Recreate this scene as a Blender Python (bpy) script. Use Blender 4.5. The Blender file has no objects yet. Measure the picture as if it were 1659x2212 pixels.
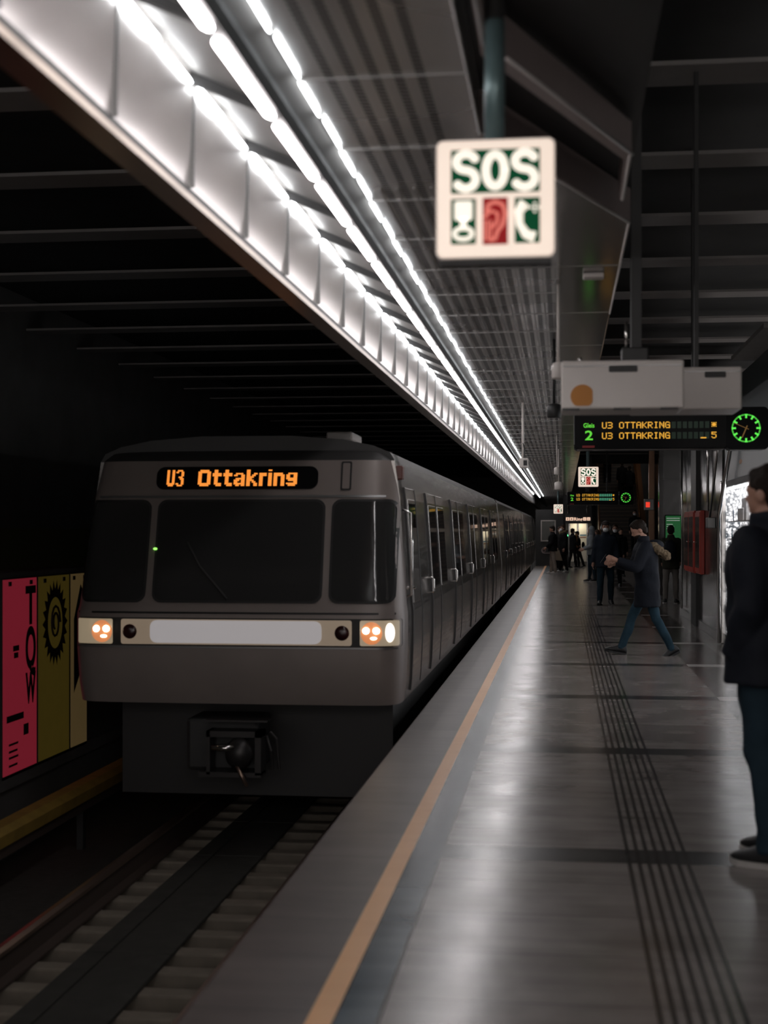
import bpy, math, random
from mathutils import Vector, Matrix, noise as mnoise
random.seed(7)
D = bpy.data; SC = bpy.context.scene; COL = SC.collection
PI = math.pi

# ------------------------------------------------------------------ camera, world, exposure
F = 3072.0; EYE = 1.60; VX, VY = 1217.0, 1146.0          # focal length in px, eye height, vanishing point of the platform
TH = math.atan((VX-829.5)/F); CT, ST = math.cos(TH), math.sin(TH)
cam_d = D.cameras.new('camera'); cam = D.objects.new('camera', cam_d); COL.objects.link(cam)
cam.location = (0, 0, EYE); cam.rotation_euler = (PI/2, 0, TH)
cam_d.sensor_fit = 'VERTICAL'; cam_d.sensor_height = 36; cam_d.sensor_width = 27; cam_d.lens = 50
cam_d.shift_y = (VY-1106)/2212; cam_d.clip_end = 400
cam_d.dof.use_dof = True; cam_d.dof.focus_distance = 24; cam_d.dof.aperture_fstop = 2.2
SC.camera = cam
W = D.worlds.new('world'); SC.world = W; W.use_nodes = True
W.node_tree.nodes['Background'].inputs[0].default_value = (1.04, .98, .95, 1)
W.node_tree.nodes['Background'].inputs[1].default_value = .45
SC.view_settings.view_transform = 'Standard'; SC.view_settings.look = 'None'
SC.view_settings.gamma = 1; SC.view_settings.exposure = 1.0; SC.view_settings.use_curve_mapping = False
SC.cycles.use_denoising = True
SC.cycles.max_bounces = 6; SC.cycles.diffuse_bounces = 4; SC.cycles.glossy_bounces = 4
SC.cycles.sample_clamp_indirect = 4

ES = 1/2**SC.view_settings.exposure   # lit signs and displays keep their shown brightness when the exposure changes
TUBE = 8.5            # radiance of the fluorescent tubes

def atY(px, py, Y):   # point of the plane y = Y
    t = (px-829.5)/F; v = (VY-py)/F; d = Y/(t*ST+CT)
    return Vector(((t*CT-ST)*d, Y, EYE+v*d))
def atX(px, py, X):
    t = (px-829.5)/F; v = (VY-py)/F; d = X/(t*CT-ST)
    return Vector((X, (t*ST+CT)*d, EYE+v*d))
def atZ(px, py, Z=0.0):
    t = (px-829.5)/F; v = (VY-py)/F; d = (Z-EYE)/v
    return Vector(((t*CT-ST)*d, (t*ST+CT)*d, Z))

# ------------------------------------------------------------------ materials
def mat(name, col, rough=.5, metal=0, emit=None, es=0, noise=0, nscale=8, bump=0, bscale=40, spec=None, coat=0, alpha=None, trans=0):
    m = D.materials.new(name); m.use_nodes = True; nt = m.node_tree; b = nt.nodes['Principled BSDF']
    b.inputs['Base Color'].default_value = (*col, 1); b.inputs['Roughness'].default_value = rough
    b.inputs['Metallic'].default_value = metal
    if spec is not None: b.inputs['Specular IOR Level'].default_value = spec
    if coat: b.inputs['Coat Weight'].default_value = coat; b.inputs['Coat Roughness'].default_value = .08
    if trans: b.inputs['Transmission Weight'].default_value = trans
    if emit: b.inputs['Emission Color'].default_value = (*emit, 1); b.inputs['Emission Strength'].default_value = es if es >= 4 or name.endswith('tube_glow') or name == 'tube_glow' else es*ES
    tc = nt.nodes.new('ShaderNodeTexCoord')
    if noise:
        n = nt.nodes.new('ShaderNodeTexNoise'); n.inputs['Scale'].default_value = nscale; n.inputs['Detail'].default_value = 5
        nt.links.new(tc.outputs['Object'], n.inputs['Vector'])
        r = nt.nodes.new('ShaderNodeMapRange'); r.inputs['To Min'].default_value = 1-noise; r.inputs['To Max'].default_value = 1+noise
        nt.links.new(n.outputs['Fac'], r.inputs['Value'])
        mx = nt.nodes.new('ShaderNodeVectorMath'); mx.operation = 'SCALE'; mx.inputs[0].default_value = col
        nt.links.new(r.outputs['Result'], mx.inputs['Scale']); nt.links.new(mx.outputs['Vector'], b.inputs['Base Color'])
    if bump:
        n = nt.nodes.new('ShaderNodeTexNoise'); n.inputs['Scale'].default_value = bscale; n.inputs['Detail'].default_value = 3
        nt.links.new(tc.outputs['Object'], n.inputs['Vector'])
        bp = nt.nodes.new('ShaderNodeBump'); bp.inputs['Strength'].default_value = bump; bp.inputs['Distance'].default_value = .02
        nt.links.new(n.outputs['Fac'], bp.inputs['Height']); nt.links.new(bp.outputs['Normal'], b.inputs['Normal'])
    return m

class NT:
    def __init__(s, name):
        s.m = D.materials.new(name); s.m.use_nodes = True; s.t = s.m.node_tree; s.b = s.t.nodes['Principled BSDF']
        tc = s.t.nodes.new('ShaderNodeTexCoord'); s.co = tc.outputs['Object']
        sp = s.t.nodes.new('ShaderNodeSeparateXYZ'); s.t.links.new(s.co, sp.inputs[0]); s.x, s.y, s.z = sp.outputs
    def put(s, sock, v):
        if hasattr(v, 'is_linked') or hasattr(v, 'links'): s.t.links.new(v, sock)
        else: sock.default_value = v
    def ma(s, op, a, b=0, c=0):
        n = s.t.nodes.new('ShaderNodeMath'); n.operation = op
        for i, v in enumerate((a, b, c)):
            if v is not None: s.put(n.inputs[i], v)
        return n.outputs[0]
    def rng(s, v, a, b): return s.ma('MULTIPLY', s.ma('GREATER_THAN', v, a), s.ma('LESS_THAN', v, b))
    def per(s, v, off, p, w):     # 1 where (v-off) mod p < w
        return s.ma('LESS_THAN', s.ma('WRAP', s.ma('SUBTRACT', v, off), p, 0.0), w)
    def wrap(s, v, off, p): return s.ma('WRAP', s.ma('SUBTRACT', v, off), p, 0.0)
    def mix(s, f, a, b):
        n = s.t.nodes.new('ShaderNodeMix'); n.data_type = 'RGBA'
        s.put(n.inputs[0], f)
        for i, v in ((6, a), (7, b)): s.put(n.inputs[i], (*v, 1) if isinstance(v, tuple) and len(v) == 3 else v)
        return n.outputs[2]
    def mixf(s, f, a, b):
        n = s.t.nodes.new('ShaderNodeMix'); s.put(n.inputs[0], f); s.put(n.inputs[2], a); s.put(n.inputs[3], b); return n.outputs[0]
    def noise(s, sc, det=4, vec=None, rough=.5):
        n = s.t.nodes.new('ShaderNodeTexNoise'); n.inputs['Scale'].default_value = sc; n.inputs['Detail'].default_value = det
        n.inputs['Roughness'].default_value = rough
        s.t.links.new(vec or s.co, n.inputs['Vector']); return n.outputs['Fac']
    def map(s, v, a, b, c, d):
        n = s.t.nodes.new('ShaderNodeMapRange')
        s.put(n.inputs[0], v)
        for i, q in enumerate((a, b, c, d)): n.inputs[i+1].default_value = q
        return n.outputs[0]
    def scale(s, v):
        n = s.t.nodes.new('ShaderNodeMapping'); s.t.links.new(s.co, n.inputs[0]); n.inputs['Scale'].default_value = v; return n.outputs[0]
    def bump(s, h, st, dist=.01):
        n = s.t.nodes.new('ShaderNodeBump'); n.inputs['Strength'].default_value = st; n.inputs['Distance'].default_value = dist
        s.put(n.inputs['Height'], h); s.t.links.new(n.outputs[0], s.b.inputs['Normal'])
    def end(s, col, rough, metal=0):
        s.put(s.b.inputs['Base Color'], (*col, 1) if isinstance(col, tuple) else col)
        s.put(s.b.inputs['Roughness'], rough); s.put(s.b.inputs['Metallic'], metal); return s.m

def floor_mat():
    n = NT('platform_stone')
    g = n.noise(2.2, 6); fine = n.noise(160, 2); st = n.noise(1.0, 5, n.scale((1.2, 9, 1)))
    tone = n.ma('ADD', n.ma('MULTIPLY', g, .5), n.ma('ADD', n.ma('MULTIPLY', fine, .10), n.ma('MULTIPLY', st, .45)))
    base = n.mix(n.map(tone, .35, .75, 0, 1), (.165, .148, .140), (.32, .288, .272))
    # fine joints between the slabs
    jy = n.per(n.y, 7.08, .5617, .010); jx = n.ma('LESS_THAN', n.ma('ABSOLUTE', n.ma('SUBTRACT', n.x, -.60)), .008)
    base = n.mix(n.ma('MULTIPLY', jy, .45), base, (.03, .03, .03))
    band = n.per(n.y, 6.93, 3.37, .30)
    bandin = n.per(n.y, 7.01, 3.37, .14)
    base = n.mix(n.ma('MULTIPLY', band, .92), base, (.030, .031, .033)); base = n.mix(n.ma('MULTIPLY', bandin, .35), base, (.07, .07, .072))
    tact = n.ma('MULTIPLY', n.rng(n.x, .305, .625), n.per(n.x, .305, .0465, .021))
    base = n.mix(n.ma('MULTIPLY', tact, .80), base, (.018, .017, .017))
    # dark granite strip towards the kiosks, its cross bands are pale
    dk = n.mix(n.map(fine, .4, .6, 0, 1), (.035, .031, .030), (.075, .068, .064))
    dk = n.mix(band, dk, (.38, .35, .34))
    right = n.ma('GREATER_THAN', n.x, 1.46)
    base = n.mix(right, base, dk)
    base = n.mix(n.ma('GREATER_THAN', n.x, 1.98), base, (.22, .205, .195))
    base = n.mix(jx, base, (.02, .02, .02))
    blue = n.mix(n.map(tone, .35, .75, 0, 1), (.06, .085, .105), (.12, .16, .19))
    base = n.mix(n.rng(n.x, -.75, -.608), base, blue)
    cop = n.mix(n.map(tone, .35, .75, 0, 1), (.062, .049, .046), (.14, .114, .108))
    cop = n.mix(n.ma('MULTIPLY', n.per(n.y, 6.9, 1.12, .010), .7), cop, (.02, .02, .02))
    base = n.mix(n.ma('LESS_THAN', n.x, -.74), base, cop)
    yel = n.mix(n.map(tone, .3, .8, 0, 1), (.80, .42, .19), (.92, .54, .28))
    base = n.mix(n.rng(n.x, -.835, -.748), base, yel)
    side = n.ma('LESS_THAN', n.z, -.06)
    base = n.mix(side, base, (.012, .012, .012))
    r = n.map(g, .3, .7, .18, .25)
    r = n.mixf(n.rng(n.x, -1.3, -.748), r, .42)
    h = n.ma('ADD', n.ma('MULTIPLY', n.noise(5, 3), .6), n.ma('MULTIPLY', tact, -.5))
    n.bump(h, .05, .01)
    n.b.inputs['Specular IOR Level'].default_value = .65
    return n.end(base, r)

def slat_mat():
    n = NT('perforated_metal_ceiling')
    row = n.ma('MULTIPLY', n.per(n.x, -.835, .0805, .034), n.ma('GREATER_THAN', n.ma('SUBTRACT', n.x, n.ma('MULTIPLY', 0, n.y)), -.86))
    # near the stairs end of the photo the first bays are left plain between x=-.47 and the edge
    plain = n.ma('MULTIPLY', n.ma('GREATER_THAN', n.x, -.475), n.ma('LESS_THAN', n.y, 5.9))
    row = n.ma('MULTIPLY', row, n.ma('SUBTRACT', 1, plain))
    dash = n.per(n.y, 0, .042, .022)
    hole = n.ma('MULTIPLY', row, dash)
    tv = n.noise(.9, 2, n.scale((.5, 1.0, 1)))
    base = n.mix(tv, (.42, .41, .40), (.60, .59, .58))
    base = n.mix(n.ma('MULTIPLY', row, .35), base, (.2, .2, .2))
    base = n.mix(hole, base, (.004, .004, .004))
    n.bump(n.noise(1.6, 2, n.scale((3, .6, 1))), .25, .02)
    return n.end(base, n.mixf(hole, n.map(tv, .3, .7, .22, .34), .9), n.mixf(hole, .65, 0.))

def steel_mat():
    n = NT('stainless_car_side')
    g = n.noise(3, 4, n.scale((1, .4, 12)))
    base = n.mix(g, (.30, .285, .275), (.42, .40, .385))
    n.bump(n.noise(2.5, 2, n.scale((1, 1.0, .5))), .10, .02)
    return n.end(base, n.map(g, .3, .7, .16, .24), .9)

def granite_mat(name, a, b, rough=.12):
    n = NT(name); f = n.noise(120, 3); base = n.mix(n.map(f, .35, .65, 0, 1), a, b)
    jz = n.per(n.z, .02, .92, .006)
    base = n.mix(jz, base, (.01, .01, .01))
    n.b.inputs['Specular IOR Level'].default_value = .8
    return n.end(base, n.map(n.noise(6, 3), .3, .7, rough, rough+.08))

M = {}
M['floor'] = floor_mat(); M['slat'] = slat_mat(); M['steel'] = steel_mat()
M['smooth_panel'] = mat('smooth_enamel_panel', (.24, .225, .205), .16, .35, noise=.2, nscale=1.5, bump=.1, bscale=2)
M['fascia'] = mat('fascia_brown_grey', (.42, .35, .34), .4, .2, noise=.12, nscale=4)
M['trim'] = mat('bright_trim_metal', (.8, .76, .74), .4, .5)
M['side_panel'] = mat('white_enamel_panel', (.62, .59, .575), .22, .25, noise=.08, nscale=1.2, bump=.06, bscale=1.5)
M['trough'] = mat('trough_sheet_metal', (.30, .29, .28), .5, .3, noise=.2, nscale=2)
M['lip'] = mat('brass_edge_trim', (.30, .24, .19), .3, .7, noise=.2, nscale=3)
M['rubber'] = mat('black_rubber', (.035, .034, .034), .5)
M['black'] = mat('black_paint', (.03, .03, .03), .5)
M['dark_wall'] = mat('dark_tunnel_concrete', (.15, .148, .145), .8, noise=.35, nscale=1.5, bump=.2, bscale=12)
M['ballast'] = mat('track_bed', (.05, .047, .042), .8, noise=.5, nscale=9, bump=.4, bscale=25)
M['concrete'] = mat('ceiling_black', (.06, .06, .061), .9, noise=.25, nscale=2)
M['beam'] = mat('beam_concrete', (.34, .32, .31), .85, noise=.15, nscale=3)
M['tube'] = mat('tube_glow', (.9, .88, .88), .4, emit=(1, .93, .93), es=TUBE)
M['cove'] = mat('cove_tube_glow', (.9, .9, .9), .4, emit=(.93, .97, 1), es=TUBE*.75)  # reflections of the tubes in the soffit panels, given their own glow
M['teal_pole'] = mat('teal_painted_steel', (.14, .21, .22), .3, .3)
M['white_plastic'] = mat('cream_painted_metal', (.80, .74, .70), .4, noise=.05, nscale=5)
M['grey_metal'] = mat('grey_metal', (.25, .25, .25), .35, .7)
M['chrome'] = mat('chrome', (.7, .68, .66), .12, 1)
M['granite'] = granite_mat('polished_dark_granite', (.018, .017, .017), (.060, .056, .054))
M['granite_pale'] = granite_mat('polished_grey_granite', (.075, .073, .073), (.19, .185, .185), .18)
M['teal_panel'] = mat('grey_green_enamel', (.12, .145, .15), .35, .1, noise=.08, nscale=2)
M['yellow_cover'] = mat('yellow_rail_cover', (.30, .19, .035), .6, noise=.5, nscale=6)
M['rail'] = mat('worn_rail_steel', (.42, .30, .24), .28, .9)
M['rail_side'] = mat('rusty_rail_side', (.05, .032, .024), .7)
M['sleeper'] = mat('sleeper_concrete', (.21, .18, .145), .8, noise=.35, nscale=7)
M['board'] = mat('track_walk_board', (.045, .045, .04), .8, noise=.4, nscale=9)

# ------------------------------------------------------------------ mesh builder
class MB:
    def __init__(s): s.v = []; s.f = []; s.mi = []; s.cur = 0
    def add(s, vs, fs):
        o = len(s.v); s.v += [tuple(v) for v in vs]
        for f in fs: s.f.append([i+o for i in f]); s.mi.append(s.cur)
        return s
    def box(s, a, b, T=None):
        x0, x1 = sorted((a[0], b[0])); y0, y1 = sorted((a[1], b[1])); z0, z1 = sorted((a[2], b[2]))
        vs = [Vector(p) for p in ((x0,y0,z0),(x1,y0,z0),(x1,y1,z0),(x0,y1,z0),(x0,y0,z1),(x1,y0,z1),(x1,y1,z1),(x0,y1,z1))]
        if T is not None: vs = [T @ v for v in vs]
        return s.add(vs, [(0,3,2,1),(4,5,6,7),(0,1,5,4),(1,2,6,5),(2,3,7,6),(3,0,4,7)])
    def cbox(s, c, sz, T=None):
        c = Vector(c); h = Vector(sz)/2; return s.box(c-h, c+h, T)
    def loft(s, rings, cap=True, closed=True):
        n = len(rings[0]); o = len(s.v)
        for r in rings: s.v += [tuple(p) for p in r]
        for k in range(len(rings)-1):
            for i in range(n if closed else n-1):
                j = (i+1) % n; s.f.append([o+k*n+i, o+k*n+j, o+(k+1)*n+j, o+(k+1)*n+i]); s.mi.append(s.cur)
        if cap:
            s.f.append([o+i for i in reversed(range(n))]); s.mi.append(s.cur)
            s.f.append([o+(len(rings)-1)*n+i for i in range(n)]); s.mi.append(s.cur)
        return s
    def tube(s, pts, rs, n=12, cap=True):
        pts = [Vector(p) for p in pts]
        if not isinstance(rs, (list, tuple)): rs = [rs]*len(pts)
        rings = []; up = None
        for k, p in enumerate(pts):
            d = (pts[min(k+1, len(pts)-1)]-pts[max(k-1, 0)]).normalized()
            if up is None: up = Vector((0, 0, 1)) if abs(d.z) < .9 else Vector((1, 0, 0))
            a = d.cross(up).normalized(); b = a.cross(d).normalized(); up = b
            rings.append([p+(a*math.cos(2*PI*i/n)+b*math.sin(2*PI*i/n))*rs[k] for i in range(n)])
        return s.loft(rings, cap)
    def ell(s, c, r, n=16, m=10, T=None):
        c = Vector(c); rings = []
        for k in range(m+1):
            a = -PI/2+PI*k/m; a = max(-PI/2+.02, min(PI/2-.02, a))
            ring = [Vector((r[0]*math.cos(a)*math.cos(2*PI*i/n), r[1]*math.cos(a)*math.sin(2*PI*i/n), r[2]*math.sin(a))) for i in range(n)]
            rings.append([c+(T @ p if T is not None else p) for p in ring])
        return s.loft(rings)
    def cap(s, p0, p1, r0, r1, n=12):     # tapered capsule
        p0 = Vector(p0); p1 = Vector(p1)
        s.tube([p0, p1], [r0, r1], n); s.ell(p0, (r0,)*3, n, 8); s.ell(p1, (r1,)*3, n, 8); return s
    def prism(s, poly, z0, z1):            # polygon in xy, from z0 to z1
        return s.loft([[(x, y, z0) for x, y in poly], [(x, y, z1) for x, y in poly]])
    def yprism(s, poly, y0, y1):           # polygon in xz
        return s.loft([[(x, y0, z) for x, z in poly], [(x, y1, z) for x, z in poly]])
    def build(s, name, m, parent=None, smooth=False, bevel=0, seg=2, recalc=True):
        me = D.meshes.new(name); me.from_pydata(s.v, [], s.f); me.update()
        for x in (m if isinstance(m, (list, tuple)) else [m]): me.materials.append(M[x] if isinstance(x, str) else x)
        for p, i in zip(me.polygons, s.mi): p.material_index = i; p.use_smooth = smooth
        if recalc:
            import bmesh
            bm = bmesh.new(); bm.from_mesh(me); bmesh.ops.recalc_face_normals(bm, faces=bm.faces); bm.to_mesh(me); bm.free()
        o = D.objects.new(name, me); COL.objects.link(o)
        if bevel:
            b = o.modifiers.new('bevel', 'BEVEL'); b.width = bevel; b.segments = seg; b.limit_method = 'ANGLE'; b.angle_limit = .6
        put(o, parent); return o
def put(o, parent):
    if parent is not None:
        o.parent = parent
        T = Matrix.Identity(4); p = parent; chain = []
        while p is not None: chain.append(p); p = p.parent
        T = Matrix.Identity(4)
        for p in reversed(chain): T = T @ p.matrix_parent_inverse @ p.matrix_basis
        o.matrix_parent_inverse = T.inverted()
def thing(name, label, cat, loc, group=None, rz=0):
    o = D.objects.new(name, None); COL.objects.link(o); o.location = loc; o.rotation_euler = (0, 0, rz); o.empty_display_size = .1
    tag(o, label, cat, group); return o
def tag(o, label=None, cat=None, group=None, kind=None):
    if label: o['label'] = label
    if cat: o['category'] = cat
    if group: o['group'] = group
    if kind: o['kind'] = kind
    return o
def struct(o, label=None, cat=None):
    return tag(o, label, cat, None, 'structure')
def dup(root, delta=(0, 0, 0), label=None, group=None):
    def cp(o, par):
        c = o.copy(); COL.objects.link(c)
        if par is not None: mi = o.matrix_parent_inverse.copy(); c.parent = par; c.matrix_parent_inverse = mi
        for ch in o.children: cp(ch, c)
        return c
    r = cp(root, None); r.location = root.location+Vector(delta)
    if label: r['label'] = label
    if group: r['group'] = group
    return r
def rrect(w, h, r, n=5, cx=0, cz=0):
    pts = []
    for (sx, sz, a0) in ((1, -1, -PI/2), (1, 1, 0), (-1, 1, PI/2), (-1, -1, PI)):
        for k in range(n+1):
            a = a0+PI/2*k/n; pts.append((cx+sx*(w/2-r)+r*math.cos(a), cz+sz*(h/2-r)+r*math.sin(a)))
    return pts
def text(name, body, size, m, parent, loc, width=None, bold=0, extrude=.002, rz=0, align='LEFT', rot=None, sy=1):
    c = D.curves.new(name, 'FONT'); c.body = body; c.size = size; c.extrude = extrude; c.offset = bold; c.align_x = align
    me = evalmesh(D.objects.new(name, c)); D.curves.remove(c)
    xs = [v.co.x for v in me.vertices]; w = max(xs)-min(xs); k = width/w if width else 1
    for v in me.vertices: v.co.x = (v.co.x-(min(xs) if align == 'LEFT' else 0))*k; v.co.y *= sy
    R = rot if rot is not None else Matrix.Rotation(rz, 4, 'Z') @ Matrix.Rotation(PI/2, 4, 'X')
    me.transform(Matrix.Translation(loc) @ R)
    me.materials.clear(); me.materials.append(M[m]); me.name = name
    o = D.objects.new(name, me); COL.objects.link(o); put(o, parent); return o
GL = {'U': '10001 10001 10001 10001 10001 10001 01110', '3': '11110 00001 00001 01110 00001 00001 11110', 'O': '01110 10001 10001 10001 10001 10001 01110',
 'T': '11111 00100 00100 00100 00100 00100 00100', 'A': '01110 10001 10001 11111 10001 10001 10001', 'K': '10001 10010 10100 11000 10100 10010 10001',
 'R': '11110 10001 10001 11110 10100 10010 10001', 'I': '01110 00100 00100 00100 00100 00100 01110', 'N': '10001 11001 10101 10101 10011 10001 10001',
 'G': '01110 10001 10000 10111 10001 10001 01111', '5': '11111 10000 11110 00001 00001 10001 01110', '*': '00000 10101 01110 11111 01110 10101 00000',
 '_': '00000 00000 00000 00000 00000 01100 11011', ' ': '00000 '*7, '#': '11111 '*7}
def dots(name, s, x, z, Y, w, h, m, parent, th=.004):
    mb = MB(); cw = w/(len(s)*6-1)
    for i, ch in enumerate(s):
        for r, row in enumerate(GL[ch].split()):
            for c, b in enumerate(row):
                if b == '1':
                    x0 = x+(i*6+c)*cw; z0 = z+h*(6-r)/7
                    mb.box((x0-.04*cw, Y-th, z0), (x0+cw*1.0, Y, z0+h/7*.97))
    return mb.build(name, m, parent, recalc=False)

TMP = D.scenes.new('tmp')
def evalmesh(o):
    TMP.collection.objects.link(o)
    with bpy.context.temp_override(scene=TMP, view_layer=TMP.view_layers[0]): dg = bpy.context.evaluated_depsgraph_get(); dg.update()
    me = D.meshes.new_from_object(o.evaluated_get(dg)); D.objects.remove(o); return me
# ------------------------------------------------------------------ the station shell
XE = -1.254; YEND = 65.0
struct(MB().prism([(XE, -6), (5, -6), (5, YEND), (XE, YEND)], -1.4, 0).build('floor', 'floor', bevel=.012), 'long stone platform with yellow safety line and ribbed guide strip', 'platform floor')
struct(MB().box((-5.3, -6, -1.5), (XE, 95, -1.32)).build('track_floor', 'ballast'), 'dark track bed beside the platform', 'track bed')
struct(MB().box((-8.3, -6, -1.4), (-8.0, 95, 5.2)).build('wall_left', 'dark_wall'))
struct(MB().box((-8.3, 94, -1.4), (8, 94.3, 7.5)).build('wall_end', 'dark_wall'))
struct(MB().box((-8.3, -6, 5.1), (8, 60, 5.4)).build('ceiling_slab', 'concrete'))
struct(MB().box((-8.3, 60, 5.1), (1.4, 95, 5.4)).build('ceiling_slab', 'concrete'))
struct(MB().box((-5.3, -6, -1.4), (-5.0, 95, 1.62)).build('wall_poster', 'dark_wall'))
struct(MB().box((-8.3, -6, -1.5), (-5.3, 95, -1.32)).build('track_floor', 'ballast'))
struct(MB().box((1.35, 60.5, 5.4), (1.55, 94, 7.5)).build('wall_stairwell', 'black'))
for i in range(-2, 25):
    Y = 9.55+2.235*(i-1) if i else 9.55-2.235
    if Y > 58: break
    struct(MB().box((-8, Y-.22, 4.6), (7, Y+.22, 4.63)).build('trim_ceiling_batten', 'beam'))
struct(MB().box((XE, YEND, -1.5), (8, 95, -1.32)).build('track_floor', 'ballast'))
struct(MB().box((4.0, 60, 5.4), (8, 95, 5.6)).build('ceiling_slab', 'concrete'))
# platform end: low dark wall left of the lift
struct(MB().box((XE, YEND, -1.3), (0.0, YEND+.3, 2.55)).build('wall_platform_end', 'black'))
struct(MB().box((0.0, YEND+1.0, 0), (1.45, YEND+1.2, 7)).build('wall_behind_lift', 'black'))
# the luminaire soffit: perforated ceiling
ZC = 3.20; Y1 = 92
def ribs(mb, x0, x1, ya, yb, lon=True, r=.004, step=.0805, off=-.855):
    k = 0
    while lon and off+k*step < x1:
        x = off+k*step; k += 1
        if x < x0: continue
        y0 = ya
        mb.box((x-.004, y0, ZC-.005), (x+.004, yb, ZC))
    y = 4.97-.93*12
    while y < yb:
        if y > ya: mb.box((x0, y-.005, ZC-.007), (x1, y+.005, ZC))
        y += .93
mb = MB(); mb.prism([(-.935, -6), (-.333, -6), (-.333, 5.73), (-.03, 6.52), (-.03, Y1), (-.935, Y1)], ZC, ZC+.17)
mb.cur = 1; ribs(mb, -.93, -.335, -6, 6.6, False); ribs(mb, -.93, -.03, 6.6, Y1)
M['rib'] = mat('ceiling_rib_metal', (.42, .41, .40), .35, .7)
struct(mb.build('ceiling_perforated', ['slat', 'rib']), 'perforated metal ceiling strip above the platform', 'ceiling')
mb = MB(); mb.prism([(-.03, 6.52), (.336, 7.48), (.336, Y1), (-.03, Y1)], ZC+.001, ZC+.171)
y = 4.97
while y < Y1:
    if y > 7.5: mb.box((-.03, y-.004, ZC-.003), (.336, y+.004, ZC+.002))
    y += .93*2
struct(mb.build('ceiling_smooth', 'smooth_panel'))
struct(MB().prism([(-.345, 5.69), (-.02, 6.537), (.336, 7.47), (.345, 7.46), (-.02, 6.50), (-.34, 5.67)], ZC-.002, ZC+.168).build('trim_diagonal_fascia', 'fascia'))
# bent narrow beam in front of the slot
struct(MB().prism([(-.275, -6), (-.25, -6), (-.25, 4.66), (.288, 6.12), (.288, 6.95), (.262, 6.95), (.262, 6.22), (-.275, 4.78)], ZC-.003, ZC+.135).build('trim_bent_beam', 'fascia'))
def trimline(path, r, m='trim'):
    struct(MB().tube(path, r, 8).build('trim_line', m, smooth=True))
trimline([(-.19, 4.82, ZC-.004), (.290, 6.12, ZC-.004)], .007)
trimline([(.282, 6.14, ZC-.004), (.282, 6.95, ZC-.004)], .007)
trimline([(-.036, 6.49, ZC-.004), (.340, 7.475, ZC-.004)], .007)
trimline([(.338, 7.48, ZC-.004), (.338, 10.6, ZC-.004)], .006)
trimline([(.338, 10.7, ZC-.002), (.338, Y1, ZC-.002)], .004, 'lip')
trimline([(-.333, -6, ZC-.004), (-.333, 5.73, ZC-.004)], .006, 'rib')
trimline([(-.262, -6, ZC-.006), (-.262, 4.66, ZC-.006)], .005, 'rib')
# trough plates and the hanging side panel
def strip(name, prof, m, ya=-6, yb=Y1): return struct(MB().yprism(prof, ya, yb).build(name, m))
strip('ceiling_trough_plate', [(-1.40, 3.33), (-1.105, 3.19), (-1.105, 3.21), (-1.40, 3.36)], 'trough')
strip('ceiling_trough_plate', [(-1.015, 3.19), (-.945, 3.215), (-.945, 3.235), (-1.015, 3.21)], 'trough')
mb = MB(); y = 8.79*1.0-.93*20
strip('trim_lamp_housing', [(-1.11, 3.16), (-1.085, 3.135), (-1.035, 3.135), (-1.01, 3.16), (-1.01, 3.30), (-1.11, 3.30)], 'black')
P = 1.566*1.55/2.6
P = .0001945*F*1.55/CT
gap0 = atX(594, 248, -1.06).y
gap0 = (1.55*F/(VY-248))*((594-829.5)/F*ST+CT)
mb = MB()
mb.yprism([(-1.435, 2.90), (-1.41, 2.89), (-1.385, 3.36), (-1.405, 3.37)], -6, Y1)
struct(mb.build('wall_soffit_panel', 'side_panel'))
mbj = MB(); y = gap0-.93*14
while y < 70:
    mbj.box((-1.408, y-.003, 2.9), (-1.386, y+.003, 3.33), None); y += P
struct(mbj.build('trim_panel_joint', 'grey_metal'))
strip('trim_soffit_lip', [(-1.50, 2.845), (-1.40, 2.845), (-1.40, 2.872), (-1.50, 2.875)], 'lip')
strip('trim_soffit_lip', [(-1.435, 2.875), (-1.405, 2.875), (-1.405, 2.90), (-1.435, 2.905)], 'rubber')
strip('ceiling_soffit_top', [(-1.43, 3.36), (.33, 3.375), (.33, 3.39), (-1.43, 3.385)], 'black')
strip('trim_soffit_back', [(-1.50, 2.875), (-1.44, 2.875), (-1.42, 3.38), (-1.45, 3.38)], 'black')
# ribs across the trough at each tube joint
rib0 = None; k = 0; y = gap0-P*14
while y < 60:
    o = MB().yprism([(-1.39, 3.32), (-1.39, 3.28), (-1.10, 3.155), (-1.10, 3.20)], y-.02, y+.02).build('trim_trough_rib', 'rubber') if rib0 is None else rib0.copy()
    if rib0 is None: rib0 = o; base_y = y
    else: COL.objects.link(o); o.location.y = y-base_y
    struct(o); y += P
# ------------------------------------------------------------------ fluorescent tubes, and their reflections built as glowing rods
def tuberow(x, z, r, per, length, y0, n, m, name, label, cat, group, flat=1.0, jog=0):
    first = None
    for k in range(n):
        y = y0+k*per
        if first is None:
            h = (per-length)/2
            rings = []
            for yy, q in ((h, .55), (h+.025, .9), (h+.05, 1), (per-h-.05, 1), (per-h-.025, .9), (per-h, .55)):
                rings.append([(x+r*q*math.cos(2*PI*i/12), y+yy, z+flat*r*q*math.sin(2*PI*i/12)) for i in range(12)])
            o = first = MB().loft(rings).build(name, m, smooth=True)
        else:
            o = first.copy(); COL.objects.link(o)
        o.location = (jog*(-1)**k, (y-y0), 0)
        tag(o, label, cat, group)
N0 = int((gap0+4)/P)
tuberow(-1.07, 3.125, .023, P, P-.085, gap0-P*N0, int((66+4)/P), 'tube', 'fluorescent_tube', 'white fluorescent tube of the middle row, set in the black housing under the soffit', 'fluorescent tube', 'middle row of fluorescent tubes', flat=.45)
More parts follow.
